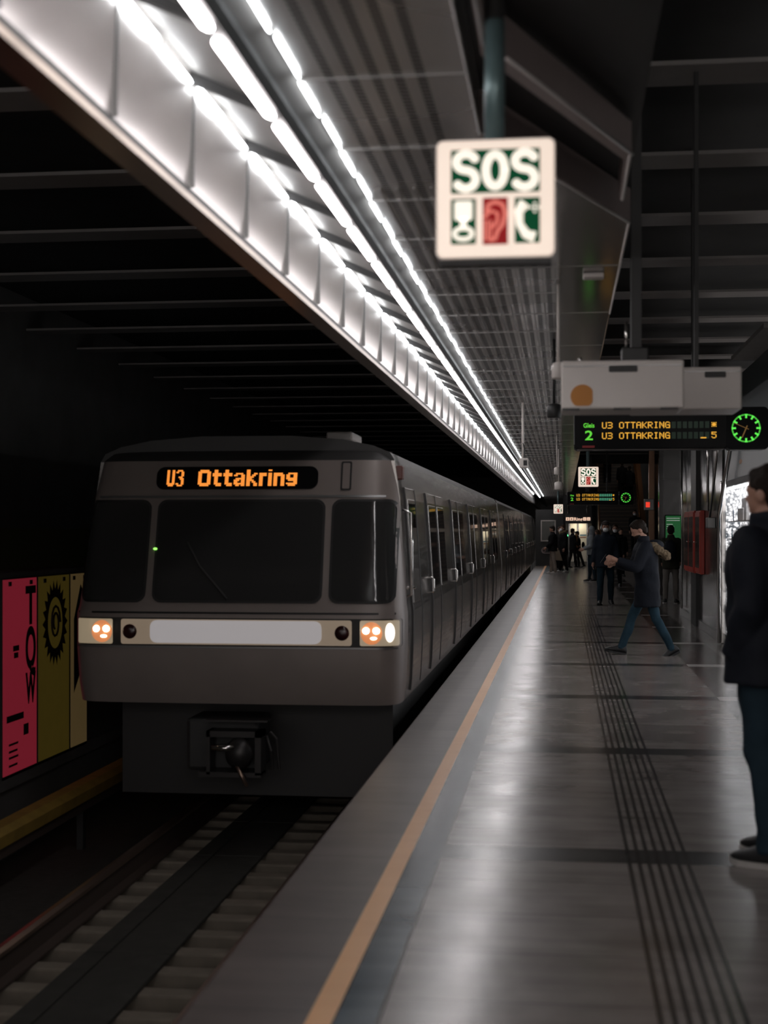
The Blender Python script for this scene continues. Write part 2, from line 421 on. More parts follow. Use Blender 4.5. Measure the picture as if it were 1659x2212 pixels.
tuberow(-1.374, 3.275, .008, P/2, P/2-.05, gap0-P*N0, int((66+4)/P*2), 'cove', 'cove_tube', 'short white tube glowing along the top of the pale side panel over the track', 'fluorescent tube', 'short tubes along the side panel', jog=.006)  # mirrored tube streaks on the side panel, added as emitting rods
tuberow(-.925, 3.19, .0055, P*.5, P*.5-.045, gap0-P*N0+.2, int((66+4)/P*2), 'cove', 'cove_tube', 'thin white tube along the border of the perforated metal ceiling', 'fluorescent tube', 'thin tubes along the perforated ceiling', jog=.004)  # same streaks on the ceiling side, reflections made to emit

# two-tube luminaires over the platform behind the viewer (they mirror in the polished pilaster)
M['lamp_tube'] = mat('platform_tube_glow', (1, .97, .95), .4, emit=(1, .93, .88), es=20)
for y, w_ in ((-1.2, 'nearer to the SOS sign'), (-4.2, 'farther from the SOS sign')):
    lm = thing('platform_luminaire', 'two-tube white lamp hanging across the platform behind the viewer, '+w_, 'lamp', (1.2, y, 3.4))
    MB().box((.3, y-.16, 3.30), (2.1, y+.16, 3.36)).build('lamp_housing', 'white_plastic', lm, bevel=.01)
    for dy in (-.09, .09): MB().tube([(.35, y+dy, 3.25), (2.05, y+dy, 3.25)], .03, 12).build('lamp_tube', 'lamp_tube', lm, smooth=True)
    for x in (.5, 1.9): MB().tube([(x, y, 3.35), (x, y, 5.1)], .012, 8).build('hanger', 'grey_metal', lm)
# ------------------------------------------------------------------ track
rl = thing('rail', 'worn steel running rail on the far side of the track, shining on top', 'rail', (-3.43, 0, -1.3))
mb = MB().yprism([(-3.465, -1.0), (-3.395, -1.0), (-3.395, -.975), (-3.415, -.95), (-3.445, -.95), (-3.465, -.975)], -6, 94); mb.build('rail_head', 'rail', rl)
MB().yprism([(-3.50, -1.18), (-3.36, -1.18), (-3.36, -1.16), (-3.42, -1.14), (-3.42, -1.0), (-3.44, -1.0), (-3.44, -1.14), (-3.50, -1.16)], -6, 94).build('rail_foot', 'rail_side', rl)
rl2 = dup(rl, (1.435, 0, 0), 'running rail next to the platform wall, half under the platform edge')
s0 = None
for k in range(34):
    y = 5.0+.42*k
    if s0 is None:
        s0 = MB().box((-3.75, y-.075, -1.32), (-1.72, y+.075, -1.185)).build('railway_sleeper', 'sleeper', bevel=.015); o = s0
    else:
        o = s0.copy(); COL.objects.link(o); o.location.y = .42*k
    tag(o, 'pale concrete sleeper across the track in front of the train', 'sleeper', 'sleepers across the track')
for j, (x, hw) in enumerate(((-3.03, .075), (-2.735, .205))):
    b = None
    for k in range(9):
        y = 4.8+1.4*k
        if b is None: b = MB().box((x-hw, y, -1.183), (x+hw, y+1.385, -1.155)).build('walk_board', 'board', bevel=.004); o = b
        else: o = b.copy(); COL.objects.link(o); o.location.y = 1.4*k
        tag(o, ('dark walking board between the rails, row on the side of the far rail', 'dark walking board between the rails, row on the side of the platform')[j], 'walking board', ('walking boards by the far rail', 'walking boards by the platform')[j])
t3 = thing('third_rail', 'power rail under a dirty yellow cover along the far side of the track', 'power rail', (-4.25, 0, -1.3))
MB().yprism([(-4.36, -.80), (-4.20, -.80), (-4.18, -.70), (-4.24, -.66), (-4.36, -.66)], -6, 94).build('rail_cover', 'yellow_cover', t3)
MB().yprism([(-4.33, -.90), (-4.24, -.90), (-4.24, -.81), (-4.33, -.81)], -6, 94).build('power_rail', 'rail_side', t3)
br = None
for k in range(18):
    y = 3+3.2*k
    if br is None: br = MB().box((-4.42, y-.04, -1.32), (-4.36, y+.04, -.70)).build('bracket', 'black', t3); o = br
    else: o = br.copy(); COL.objects.link(o); o.location.y = 3.2*k

# posters on the far wall
M['pink'] = mat('pink_poster_paper', (.36, .035, .06), .5, emit=(.50, .035, .065), es=.24, noise=.2, nscale=2)
M['olive'] = mat('yellow_poster_paper', (.15, .105, .018), .5, emit=(.34, .24, .04), es=.07, noise=.5, nscale=2.5)
M['cream'] = mat('cream_poster_paper', (.45, .33, .16), .5, emit=(.45, .30, .12), es=.09, noise=.3, nscale=2)
M['ink'] = mat('black_print', (.02, .008, .012), .6)
XW = -4.93
def poster(px0, px1, m, label):
    a = atX(px0, 1246, XW); b = atX(px1, 1246, XW); y0, y1 = a.y, b.y; zt, zb = 1.17, -.62
    t = thing('poster', label, 'poster', (XW, (y0+y1)/2, zb))
    MB().box((XW-.06, y0+.005, zb), (XW, y1-.005, zt)).build('lightbox', 'black', t)
    MB().box((XW-.005, y0+.02, zb+.03), (XW+.004, y1-.02, zt-.01)).build('poster_sheet', m, t)
    for q in (.2, .8): MB().box((XW, y0+(y1-y0)*q-.03, zt-.07), (XW+.012, y0+(y1-y0)*q+.03, zt-.03)).build('clip', 'black', t)
    return t, y0, y1
RX = Matrix.Rotation(PI/2, 4, 'Z') @ Matrix.Rotation(PI/2, 4, 'X')
pk, ya, yb = poster(4, 80, 'pink', 'tall pink lit poster with thin black capital letters on the far tunnel wall')
for ch, pyt, pyb in (('T', 1264, 1345), ('Q', 1352, 1440), ('W', 1450, 1515)):
    tp = atX(66, pyt, XW).z; bt = atX(66, pyb, XW).z
    text('poster_letter', ch, .10, 'ink', pk, (XW+.006, yb-.30, bt), width=.25, rot=RX, sy=(tp-bt)/.072, bold=.003)
for (py, yy, w, hh) in ((1393, .25, .14, .05), (1408, .27, .10, .05), (1540, .1, .40, .06), (1568, .5, .12, .10), (1600, .15, .22, .02), (1615, .15, .20, .02), (1628, .15, .22, .02), (1645, .15, .20, .02)):
    z = atX(40, py, XW).z; MB().box((XW+.003, ya+yy, z-hh), (XW+.006, ya+yy+w, z)).build('poster_print', 'ink', pk)
ol, ya, yb = poster(81, 150, 'olive', 'dim yellow poster with a dark sunburst drawing, on the tunnel wall')
mb = MB(); c = atX(118, 1345, XW); n = 44
outer = []; inner = []
for i in range(n):
    a = 2*PI*i/n; r = 1.0 if i % 2 else 1.28
    outer.append((XW+.007, c.y+math.cos(a)*.27*r, c.z+math.sin(a)*.33*r)); inner.append((XW+.007, c.y+math.cos(a)*.20, c.z+math.sin(a)*.25))
mb.add(outer+inner, [(i, (i+1) % n, n+(i+1) % n, n+i) for i in range(n)])
mb.tube([(XW+.008, c.y+math.cos(a*.5)*.13*(1-a*.03), c.z+math.sin(a*.5)*.18*(1-a*.03)) for a in range(22)], .012, 6)
mb.build('sunburst_print', 'ink', ol)
cr, ya, yb = poster(151, 188, 'cream', 'cream poster with a dark arrow shape, nearest the train on the tunnel wall')
z = atX(165, 1262, XW).z
MB().add([(XW+.007, ya+.1, z-.35), (XW+.007, ya+.55, z-.25), (XW+.007, ya+.3, z), (XW+.007, ya+.3, z-.9), (XW+.007, ya+.1, z-1.1)], [(0, 1, 2), (0, 2, 3, 4)]).build('arrow_print', 'ink', cr)
p = atX(123, 1198, XW)
pl = thing('track_sign', 'small cream plate with a black oval on the dark wall above the posters', 'sign', p)
MB().box((XW-.07, p.y-.06, p.z-.10), (XW, p.y+.06, p.z+.10)).build('plate', mat('cream_plate', (.30, .25, .17), .5), pl)
MB().ell((XW+.002, p.y, p.z), (.004, .03, .06)).build('oval_mark', 'ink', pl)
struct(MB().box((-5.0, 8, 1.25), (-4.9, 94, 1.62)).build('trim_wall_band', mat('olive_wall_band', (.045, .05, .022), .6)))
struct(MB().box((-5.0, -6, -.72), (-4.93, 94, -.60)).build('trim_wall_ledge', 'dark_wall'))

# ------------------------------------------------------------------ the train
XM = -2.735; YF = 11.60
ST_ = [(.15, 1.385, .05), (.30, 1.40, .02), (.60, 1.415, 0), (.90, 1.415, 0), (.97, 1.405, .035), (1.88, 1.345, .27), (2.20, 1.30, .37), (2.27, 1.26, .44), (2.33, 1.12, .62), (2.385, .85, .85), (2.42, .4, 1.05)]
def stat(z):
    for a, b in zip(ST_, ST_[1:]):
        if z <= b[0]:
            k = max(0, (z-a[0])/(b[0]-a[0])); return a[1]+(b[1]-a[1])*k, a[2]+(b[2]-a[2])*k
    return ST_[-1][1:]
COLS = [(0, .50), (0, .30), (.008, .20), (.035, .115), (.09, .055), (.18, .022), (.36, .004), (.75, -.004), (1.1, -.008)]   # inset from the side, set-back
def yin(ins):
    for a, b in zip(COLS[1:], COLS[2:]):
        if ins <= b[0]:
            k = (ins-a[0])/(b[0]-a[0]) if b[0] > a[0] else 0; return a[1]+(b[1]-a[1])*k
    return -.008
def fy(x, z):
    w, f = stat(z); return YF+f+yin(max(0, w-abs(x-XM)))
train = thing('metro_train', 'silver metro train standing at the platform with its headlights on', 'train', (XM, YF+20, -.95))
M['cab'] = mat('cab_grey_paint', (.25, .21, .195), .38, .15, noise=.12, nscale=3)
M['roof'] = mat('train_roof_dark', (.035, .034, .034), .5)
mb = MB(); rows = []
zs = [.15, .30, .60, .90, .97, 1.2, 1.5, 1.88, 2.20]
def outline(z):
    w, f = stat(z); pts = [(XM+w-i, YF+f+b, z) for i, b in COLS if i < w*.95]
    pts.append((XM, YF+f-.008, z))
    return pts+[(2*XM-x, y, zz) for x, y, zz in reversed(pts[:-1])]
nn = len(outline(.15))
mb.loft([outline(z) for z in zs], cap=False, closed=False)
mb.add([*outline(.15)], [list(range(nn))])
mb.build('cab_front', 'cab', train, smooth=True)
# roof dome over the cab
mb = MB(); rr = []
for z in (2.20, 2.27, 2.33, 2.385, 2.42):
    w, f = stat(z); k = (nn-1)
    rr.append([(XM+w*math.cos(PI*i/k)*1.0 if 1 else 0, 0, z) for i in range(nn)])
rings = []
for z in (2.20, 2.27, 2.33, 2.385, 2.42):
    w, f = stat(z); o0 = outline(2.20); w0 = stat(2.20)[0]; f0 = stat(2.20)[1]
    rings.append([(XM+(x-XM)*w/w0, y+(f-f0), z) for x, y, _ in o0])
mb.loft(rings, cap=False, closed=False); mb.add(rings[-1], [list(range(nn))]); mb.build('cab_roof', 'roof', train, smooth=True)
def car(y0, y1, front):
    prof = [(-1.385, .15), (-1.40, .30), (-1.415, .60), (-1.415, .90), (-1.405, .97), (-1.345, 1.88), (-1.30, 2.20)]
    top = [(-1.26, 2.27), (-1.12, 2.33), (-.85, 2.385), (-.4, 2.42)]
    full = prof+[(-x, z) for x, z in reversed(prof)]
    mb = MB().yprism([(XM+x, z) for x, z in full], y0, y1)
    o = mb.build('car_body', 'steel', train)
    t = [(-1.30, 2.20)]+top; t = t+[(-x, z) for x, z in reversed(t)]
    MB().yprism([(XM+x, z) for x, z in t], y0, y1).build('car_roof', 'roof', train, smooth=False)
    MB().box((XM-1.2, y0+.3, -.75), (XM+1.25, y1-.3, .15)).build('underframe', 'rubber', train)
CL = 18.9
car(YF+.87 if 0 else YF+.50, YF+CL, True)
for k in range(1, 4):
    a = YF+CL*k+.45; b = min(YF+CL*(k+1), 86); 
    if a > 80: break
    car(a, b, False)
    MB().box((XM-1.15, a-.46, .1), (XM+1.15, a+.02, 2.2)).build('gangway_bellows', 'rubber', train)
M['glass'] = mat('dark_train_glass', (.035, .035, .035), .06, 0, spec=.7)
M['glass_side'] = mat('side_window_glass', (.03, .026, .025), .04, 0, spec=.9)
M['seal'] = mat('window_seal', (.012, .012, .012), .55)
def patch(name, xa, xb, za, zb, m, parent, off=.012, r=.05, nx=18, depth=.03, smooth=True):
    rows = []; zl = [za+(zb-za)*k/14 for k in range(15)]
    zl = sorted(set(zl+[za+r*(1-math.cos(a)) for a in (.3, .6, .9, 1.2)]+[zb-r*(1-math.cos(a)) for a in (.3, .6, .9, 1.2)]))
    for z in zl:
        dz = min(z-za, zb-z); i = r-math.sqrt(max(0, r*r-(r-dz)**2)) if dz < r else 0
        A, B = xa+i, xb-i
        rows.append([(A+(B-A)*k/nx, fy(A+(B-A)*k/nx, z)-off, z) for k in range(nx+1)])
    mb = MB().loft(rows, cap=False, closed=False)
    back = [[(x, y+depth, z) for x, y, z in r_] for r_ in rows]
    loop = rows[0]+[r_[-1] for r_ in rows[1:]]+list(reversed(rows[-1][:-1]))+[r_[0] for r_ in reversed(rows[1:-1])]
    lb = [(x, y+depth, z) for x, y, z in loop]
    mb.loft([loop, lb], cap=False)
    return mb.build(name, m, parent, smooth=smooth)
def fx(px, z):     # x of a point of the cab front seen at column px
    y = YF+stat(z)[1]; x = 0
    for _ in range(4):
        x = atY(px, 1146, y).x; y = fy(x, z)
    return x
zw0, zw1 = .995, 1.865
for (a, b, nm) in ((181, 317, 'corner_window'), (331, 697, 'windscreen'), (711, 861, 'corner_window')):
    xa = fx(a, 1.2); xb = fx(b, 1.2)
    xa = max(xa, XM-1.37); xb = min(xb, XM+1.355)
    s = patch('window_seal', xa, xb, zw0, zw1, 'seal', train, .010, .08, depth=.03)
    if nm == 'windscreen': wsc = patch('windscreen', xa+.02, xb-.02, zw0+.02, zw1-.02, 'glass', train, .016, .07)
    else: cw = patch('corner_window', xa+.02, xb-.02, zw0+.02, zw1-.02, 'glass', train, .016, .07)
# wiper and driver desk hints
wz = 1.02; 
MB().tube([(XM-.05, fy(XM-.05, 1.03)-.03, 1.03), (XM-.30, fy(XM-.3, 1.30)-.035, 1.30), (XM-.42, fy(XM-.42, 1.50)-.035, 1.50)], .009, 6).build('wiper', 'rubber', train)
xg = fx(337, 1.45)
M['green_led'] = mat('green_indicator', (.1, .6, .1), .5, emit=(.35, 1, .15), es=1.5)
MB().ell((xg, fy(xg, 1.44)-.02, 1.445), (.018, .008, .011)).build('indicator_light', 'green_led', train, smooth=True)
# destination display
M['orange_led'] = mat('orange_led', (.6, .2, .03), .5, emit=(1, .30, .045), es=1.15)
M['disp_black'] = mat('display_black_glass', (.006, .006, .007), .12)
zt = EYE; 
xa, xb = fx(340, 2.08), fx(688, 2.08)
def fz(py, px=500):
    z = 1.6
    for _ in range(6):
        y = fy(XM, z); z = atY(px, py, y).z
    return z
dz0, dz1 = fz(1057), fz(1008)
dd = patch('destination_display', xa, xb, dz0, dz1, 'disp_black', train, .012, .07)
tz = fz(1050); x0 = fx(362, tz); ty = fy(XM, tz)
tl = math.atan2(.37-.27, .32)
RT = Matrix.Rotation(PI/2-tl, 4, 'X')
LG = {'U': ['110011']*8+['111111', '011110'], '3': ['011110', '110011', '000011', '000011', '001110', '000111', '000011', '000011', '110011', '011110'],
 'O': ['0111110', '1111111']+['1100011']*6+['1111111', '0111110'], 't': ['01100', '01100', '11111', '11111', '01100', '01100', '01100', '01100', '01111', '00111'],
 'a': ['000000', '000000', '011110', '110011', '000011', '011111', '111011', '110011', '111111', '011011'], 'k': ['110000', '110000', '110011', '110110', '111100', '111000', '111100', '110110', '110011', '110011'],
 'r': ['0000', '0000', '1111', '1111', '1100', '1100', '1100', '1100', '1100', '1100'], 'i': ['11', '00', '11', '11', '11', '11', '11', '11', '11', '11'],
 'n': ['000000', '000000', '111110', '111111', '110011', '110011', '110011', '110011', '110011', '110011'], 'g': ['000000', '000000', '011111', '110011', '110011', '111111', '011111', '000011', '111111', '011110']}
def leddots(s_, x0, x1):
    cols = sum(len(LG[c][0])+1 for c in s_)-1; cw = (x1-x0)/cols; h = .142/10; c0 = 0; mb = MB()
    for ch in s_:
        for r_, row in enumerate(LG[ch]):
            for c, b in enumerate(row):
                if b == '1':
                    z = tz+.000+h*(9-r_); x = x0+(c0+c)*cw; y = ty-.018+(z-tz)*.3125
                    mb.add([(x, y, z), (x+cw*.98, y, z), (x+cw*.98, y+h*.78*.3125, z+h*.86), (x, y+h*.78*.3125, z+h*.86)], [(0, 1, 2, 3)])
        c0 += len(LG[ch][0])+1
    mb.build('destination_text', 'orange_led', dd, recalc=False)
leddots('U3', fx(361, tz), fx(397, tz)); leddots('Ottakring', fx(428, tz), fx(642, tz))
xa, xb = fx(737, 2.08), fx(760, 2.08)
sl = patch('marker_slot', xa, xb, fz(1060), fz(998), 'seal', train, .008, .015, nx=4)
patch('marker_cover', xa+.015, xb-.015, fz(1060)+.015, fz(998)-.015, 'cab', sl, .012, .01, nx=4)
patch('drip_rail', XM-1.25, XM+1.25, 1.88, 1.90, 'grey_metal', train, .012, .004)
patch('body_seam', XM-1.36, XM+1.36, .905, .92, 'seal', train, .006, .004)
# headlight band
M['lens'] = mat('headlight_housing', (.40, .36, .31), .25, emit=(1, .78, .5), es=.20)
M['lens_hot'] = mat('white_lamp_glow', (.9, .85, .8), .3, emit=(1, .90, .78), es=1.6)
M['head'] = mat('headlamp_amber_bowl', (.8, .4, .2), .25, emit=(1, .33, .12), es=.55)
M['head_hot'] = mat('headlamp_filament_glow', (1, .9, .8), .3, emit=(1, .80, .58), es=5)
M['bar'] = mat('light_bar_glow', (.40, .37, .37), .4, emit=(.98, .92, .93), es=.26)
M['bar_edge'] = mat('light_bar_rim', (.5, .45, .38), .4, emit=(1, .72, .48), es=.12)
zb0, zb1 = .648, .858; zc = (zb0+zb1)/2
def fxp(px): return fx(px, zc)
patch('lamp_band', XM-1.405, XM+1.405, zb0-.012, zb1+.012, 'seal', train, .006, .02, nx=40)
patch('light_bar_housing', fxp(262), fxp(760), zb0, zb1, 'bar_edge', train, .012, .02)
patch('light_bar', fxp(325), fxp(695), zb0+.012, zb1-.008, 'bar', train, .017, .06)
for px in (281, 739):
    x = fxp(px); MB().ell((x, fy(x, zc)-.014, zc), (.062, .02, .062), 24, 10).build('tail_lamp', mat('dark_red_lens', (.03, .006, .006), .2), train, smooth=True)
for (a, b, c, hot) in ((171, 244, 222, 0), (778, 864, 803, 1)):
    xa = max(fxp(a), XM-1.40); xb = min(fxp(b), XM+1.40)
    hl = patch('headlight', xa, xb, zb0, zb1, 'lens', train, .018, .015)
    x = fxp(c); y = fy(x, zc)-.022
    MB().ell((x, y, zc), (.090, .022, .093), 28, 12).build('headlamp_bowl', 'head', hl, smooth=True)
    for sx in (-1, 1): MB().ell((x+sx*.042, y-.018, zc+.022), (.030, .014, .028), 16, 8).build('bulb', 'head_hot', hl, smooth=True)
    MB().ell((x+.02, y-.018, zc-.04), (.028, .010, .012), 12, 8).build('bulb', 'head_hot', hl, smooth=True)
    if hot:
        x = fxp(843); MB().ell((x, fy(x, zc)-.025, zc+.005), (.042, .018, .08), 20, 12).build('side_lamp', 'lens_hot', hl, smooth=True)
# lower skirt, coupler
patch('bumper_seam', XM-1.38, XM+1.38, .62, .632, 'grey_metal', train, .008, .003, nx=40)
cp = MB().box((XM-.42, YF+.1, -.42), (XM+.20, YF+.6, .02)).build('coupler', 'black', train, bevel=.03)
q = atY(520, 1620, YF-.05)
M['coupler'] = mat('coupler_dark_steel', (.05, .047, .047), .4, .6, noise=.3, nscale=9)
mb = MB(); mb.box((q.x-.28, YF-.1, q.z-.20), (q.x-.25, YF+.1, q.z+.16)); mb.box((q.x+.13, YF-.1, q.z-.2), (q.x+.18, YF+.1, q.z+.16))
mb.box((q.x-.28, YF-.1, q.z+.11), (q.x+.18, YF+.1, q.z+.16)); mb.box((q.x-.35, YF-.1, q.z-.22), (q.x+.18, YF+.1, q.z-.18))
mb.box((q.x-.28, YF-.12, q.z+.24), (q.x+.24, YF+.1, q.z+.255)); mb.tube([(q.x+.25, YF-.05, q.z+.15), (q.x+.31, YF-.08, q.z+.10), (q.x+.33, YF-.06, q.z-.15)], .014, 8)
mb.tube([(q.x+.22, YF-.05, q.z+.12), (q.x+.26, YF-.08, q.z+.0), (q.x+.27, YF-.06, q.z-.15)], .012, 8)
mb.build('coupler_frame', 'coupler', cp)
MB().tube([(q.x-.22, YF-.16, q.z+.03), (q.x-.02, YF-.16, q.z+.03)], .028, 14).build('coupler_pin', 'chrome', cp, smooth=True)
MB().tube([(q.x-.02, YF-.15, q.z-.10), (q.x+.08, YF-.17, q.z-.28)], .016, 10).build('coupler_lever', 'rail', cp, smooth=True)
MB().ell((q.x, YF-.1, q.z-.02), (.12, .1, .13), 20, 12).build('coupler_cone', 'coupler', cp, smooth=True)
for sx in (-1, 1): MB().box((XM+sx*1.05-.10, YF+.9, -.7), (XM+sx*1.05+.10, YF+1.4, .15)).build('guard_bracket', 'rubber', train)
w_ = atY(745, 943, YF+1.2); MB().box((w_.x-.14, YF+1.0, 2.40), (w_.x+.10, YF+1.6, w_.z+.03)).build('roof_box', mat('roof_box_grey', (.4, .37, .35), .5), train, bevel=.02)
MB().tube([(XM+1.38, YF+.56, 1.02), (XM+1.44, YF+.56, 1.05), (XM+1.44, YF+.56, 1.75), (XM+1.36, YF+.56, 1.78)], .014, 8).build('grab_rail', 'chrome', train, smooth=True)
MB().box((XM+1.29, YF+.60, 2.04), (XM+1.36, YF+.72, 2.16)).build('side_marker', mat('dark_red_marker', (.10, .02, .012), .3), train, bevel=.01)
MB().tube([(XM+1.38, YF+.82, 1.10), (XM+1.45, YF+.82, 1.10)], .014, 8).build('door_knob', 'chrome', train, smooth=True)
# side doors: plane leaning with the body side
def sx_(z): return XM+stat(z)[0]
def sidebox(name, ya, yb, za, zb, out, m, parent, bev=0, inn=-.02):
    zl = [za]+[z for z in (.30, .60, .90, .97, 1.88) if za < z < zb]+[zb]
    rings = [[(sx_(z)+dx, yy, z) for dx, yy in ((inn, ya), (out, ya), (out, yb), (inn, yb))] for z in zl]
    return MB().loft(rings).build(name, m, parent, bevel=bev)
M['door'] = M['steel']
def leaf(y0, w, handle):
    d = sidebox('door', y0, y0+w, .20, 1.98, .012, 'steel', train, .004)
    if 1:
        lo = MB()
    sidebox('door_seal', y0-.018, y0+.012, .20, 1.98, .016, 'rubber', d)
    fr = sidebox('window_frame', y0+w*.12, y0+w*.91, 1.0, 1.86, .016, 'steel', d, .006)
    sidebox('window_pane', y0+w*.15, y0+w*.88, 1.03, 1.585, .019, 'glass_side', d)
    sidebox('window_pane', y0+w*.15, y0+w*.88, 1.625, 1.83, .019, 'glass_side', d)
    if handle:
        y = y0-.12; x = sx_(1.12)
        MB().tube([(x, y, 1.13), (x+.040, y, 1.127), (x+.048, y, 1.11), (x+.048, y, 1.0), (x+.040, y, .983), (x, y, .98)], .011, 10).build('door_handle', 'chrome', d, smooth=True)
    return d
cabd = sidebox('cab_door', YF+.85, YF+1.65, .20, 1.98, .012, 'steel', train, .004)
sidebox('window_frame', YF+.92, YF+1.52, .96, 1.88, .020, 'steel', cabd, .006)
sidebox('window_pane', YF+.96, YF+1.48, 1.0, 1.585, .019, 'glass_side', cabd); sidebox('window_pane', YF+.96, YF+1.48, 1.625, 1.84, .025, 'glass_side', cabd)
sidebox('door_seal', YF+.82, YF+.85, .20, 1.98, .016, 'rubber', cabd); sidebox('door_seal', YF+1.65, YF+1.68, .20, 1.98, .016, 'rubber', cabd)
L0 = leaf(14.36, 1.0, True); L1 = leaf(15.38, 1.0, False)
def dpart(o, dy):
    c = o.copy(); COL.objects.link(c); c.location.y += dy
    for ch in o.children:
        g = ch.copy(); COL.objects.link(g); g.parent = c; g.matrix_parent_inverse = ch.matrix_parent_inverse
    return c
for k in range(1, 21):
    dy = 3.17*k
    if 14.3+dy+2 > 80: break
    if any(abs(14.36+1+dy-(YF+CL*j+.2)) < 1.25 for j in (1, 2, 3)): continue
    dpart(L0, dy); dpart(L1, dy)

# ------------------------------------------------------------------ SOS signs
M['sign_white'] = mat('backlit_cream', (.7, .65, .6), .5, emit=(1, .80, .66), es=.72)
M['sign_letter'] = mat('backlit_letter', (.8, .8, .75), .5, emit=(1, .90, .76), es=.86)
M['sign_green'] = mat('backlit_green', (.0, .04, .015), .5, emit=(.002, .050, .018), es=.8)
M['sign_red'] = mat('backlit_red', (.2, .01, .01), .5, emit=(.22, .010, .012), es=.8)
M['sign_pink'] = mat('backlit_pink', (.6, .2, .15), .5, emit=(.80, .20, .16), es=.7)
def sos(px, py, Y, w, label, ztop):
    p = atY(px, py, Y); t = thing('sos_sign', label, 'sign', (p.x, Y, ztop)); s = w/.38
    X, Z = p.x, p.z
    MB().yprism(rrect(.38*s, .38*s, .022*s, 5, X, Z), Y, Y+.11*s).build('housing', 'white_plastic', t)
    MB().yprism(rrect(.372*s, .372*s, .02*s, 5, X, Z), Y-.004, Y+.001).build('lit_face', 'sign_white', t)
    MB().box((X-.18*s, Y+.01, Z-.205*s), (X+.18*s, Y+.10*s, Z-.19*s)).build('bottom_tray', 'black', t)
    def R(n, x0, z0, x1, z1, m, dy=.006): return MB().box((X+x0*s, Y-dy, Z+z0*s), (X+x1*s, Y-.003, Z+z1*s)).build(n, m, t)
    g = R('green_field', -.142, .018, .142, .157, 'sign_green')
    def stroke(pts, r, par, m='sign_letter', nm='sign_text', f=.10):
        mb = MB(); mb.tube([(X+x*s, 0, Z+z*s) for x, z in pts], r*s, 10)
        for x, z in (pts[0], pts[-1]): mb.ell((X+x*s, 0, Z+z*s), (r*s,)*3, 12, 8)
        mb.v = [(a_, Y-.0065+b_*f, c_) for a_, b_, c_ in mb.v]; return mb.build(nm, m, par)
    def S_(cx): return [(cx+.031*math.cos(math.radians(q)), .118+.026*math.sin(math.radians(q))) for q in range(25, 271, 20)]+[(cx+.032*math.cos(math.radians(q)), .062+.029*math.sin(math.radians(q))) for q in range(75, -156, -20)]
    stroke(S_(-.094), .0145, g); stroke(S_(.094), .0145, g)
    stroke([(.030*math.cos(q*PI/12), .089+.051*math.sin(q*PI/12)) for q in range(25)], .0150, g)
    a = R('green_field', -.142, -.145, -.062, .0, 'sign_green')
    MB().yprism(rrect(.058*s, .062*s, .008*s, 4, X-.102*s, Z-.038*s), Y-.0085, Y-.005).build('pictogram', 'sign_letter', a)
    MB().yprism(rrect(.022*s, .03*s, .004*s, 3, X-.102*s, Z-.075*s), Y-.0085, Y-.005).build('pictogram', 'sign_letter', a)
    MB().tube([(X+(-.102+.029*math.cos(q*PI/8))*s, Y-.007, Z+(-.112+.018*math.sin(q*PI/8))*s) for q in range(17)], .008*s, 6).build('pictogram', 'sign_letter', a)
    b = R('red_field', -.040, -.148, .040, .002, 'sign_red')
    ear = [(-.028, -.045), (-.022, -.022), (0, -.012), (.024, -.022), (.032, -.05), (.024, -.085), (.008, -.105), (0, -.13), (-.018, -.135)]
    MB().tube([(X+x*s, Y-.007, Z+z*s) for x, z in ear], .007*s, 6).build('pictogram', 'sign_pink', b)
    MB().tube([(X+x*s, Y-.007, Z+z*s) for x, z in ((-.036, -.062), (-.014, -.04), (.008, -.05), (.006, -.078), (-.012, -.095))], .006*s, 6).build('pictogram', 'sign_pink', b)
    for dx in (-.034, -.024, -.014): MB().box((X+(dx-.003)*s, Y-.008, Z-.135*s), (X+(dx+.003)*s, Y-.005, Z-.07*s)).build('pictogram', 'sign_pink', b)
    c = R('green_field', .062, -.145, .142, .0, 'sign_green')
    MB().tube([(X+x*s, Y-.007, Z+z*s) for x, z in ((.094, -.020), (.076, -.045), (.078, -.085), (.098, -.118), (.126, -.128))], [.019*s, .014*s, .012*s, .015*s, .018*s], 8).build('pictogram', 'sign_letter', c)
    for dx, dz in ((0, 0), (.012, 0), (-.012, 0), (0, .012), (0, -.012)): MB().box((X+(.126+dx-.004)*s, Y-.008, Z+(-.033+dz-.004)*s), (X+(.126+dx+.004)*s, Y-.005, Z+(-.033+dz+.004)*s)).build('pictogram', 'sign_letter', c)
    MB().tube([(X-.005, Y+.055, Z+.19*s), (X-.005, Y+.055, ztop)], .033*s if s < 1.02 else .033, 20).build('pole', 'teal_pole', t, smooth=True)
    return t, p
sos(1070, 429, 4.42, .368, 'large lit SOS sign hanging on a teal pole in front of the ceiling', ZC)
sos(1271, 1030, 26.6, .375, 'lit SOS sign hanging on a teal pole above the far departure board', 5.1)
sos(1206, 1099.5, 58.0, .375, 'smallest SOS sign, at the far end of the platform', ZC)
struct(MB().tube([(-.214, 4.475, ZC), (-.214, 4.475, 5.2)], .03, 12).build('trim_pole_extension', 'black', smooth=True))

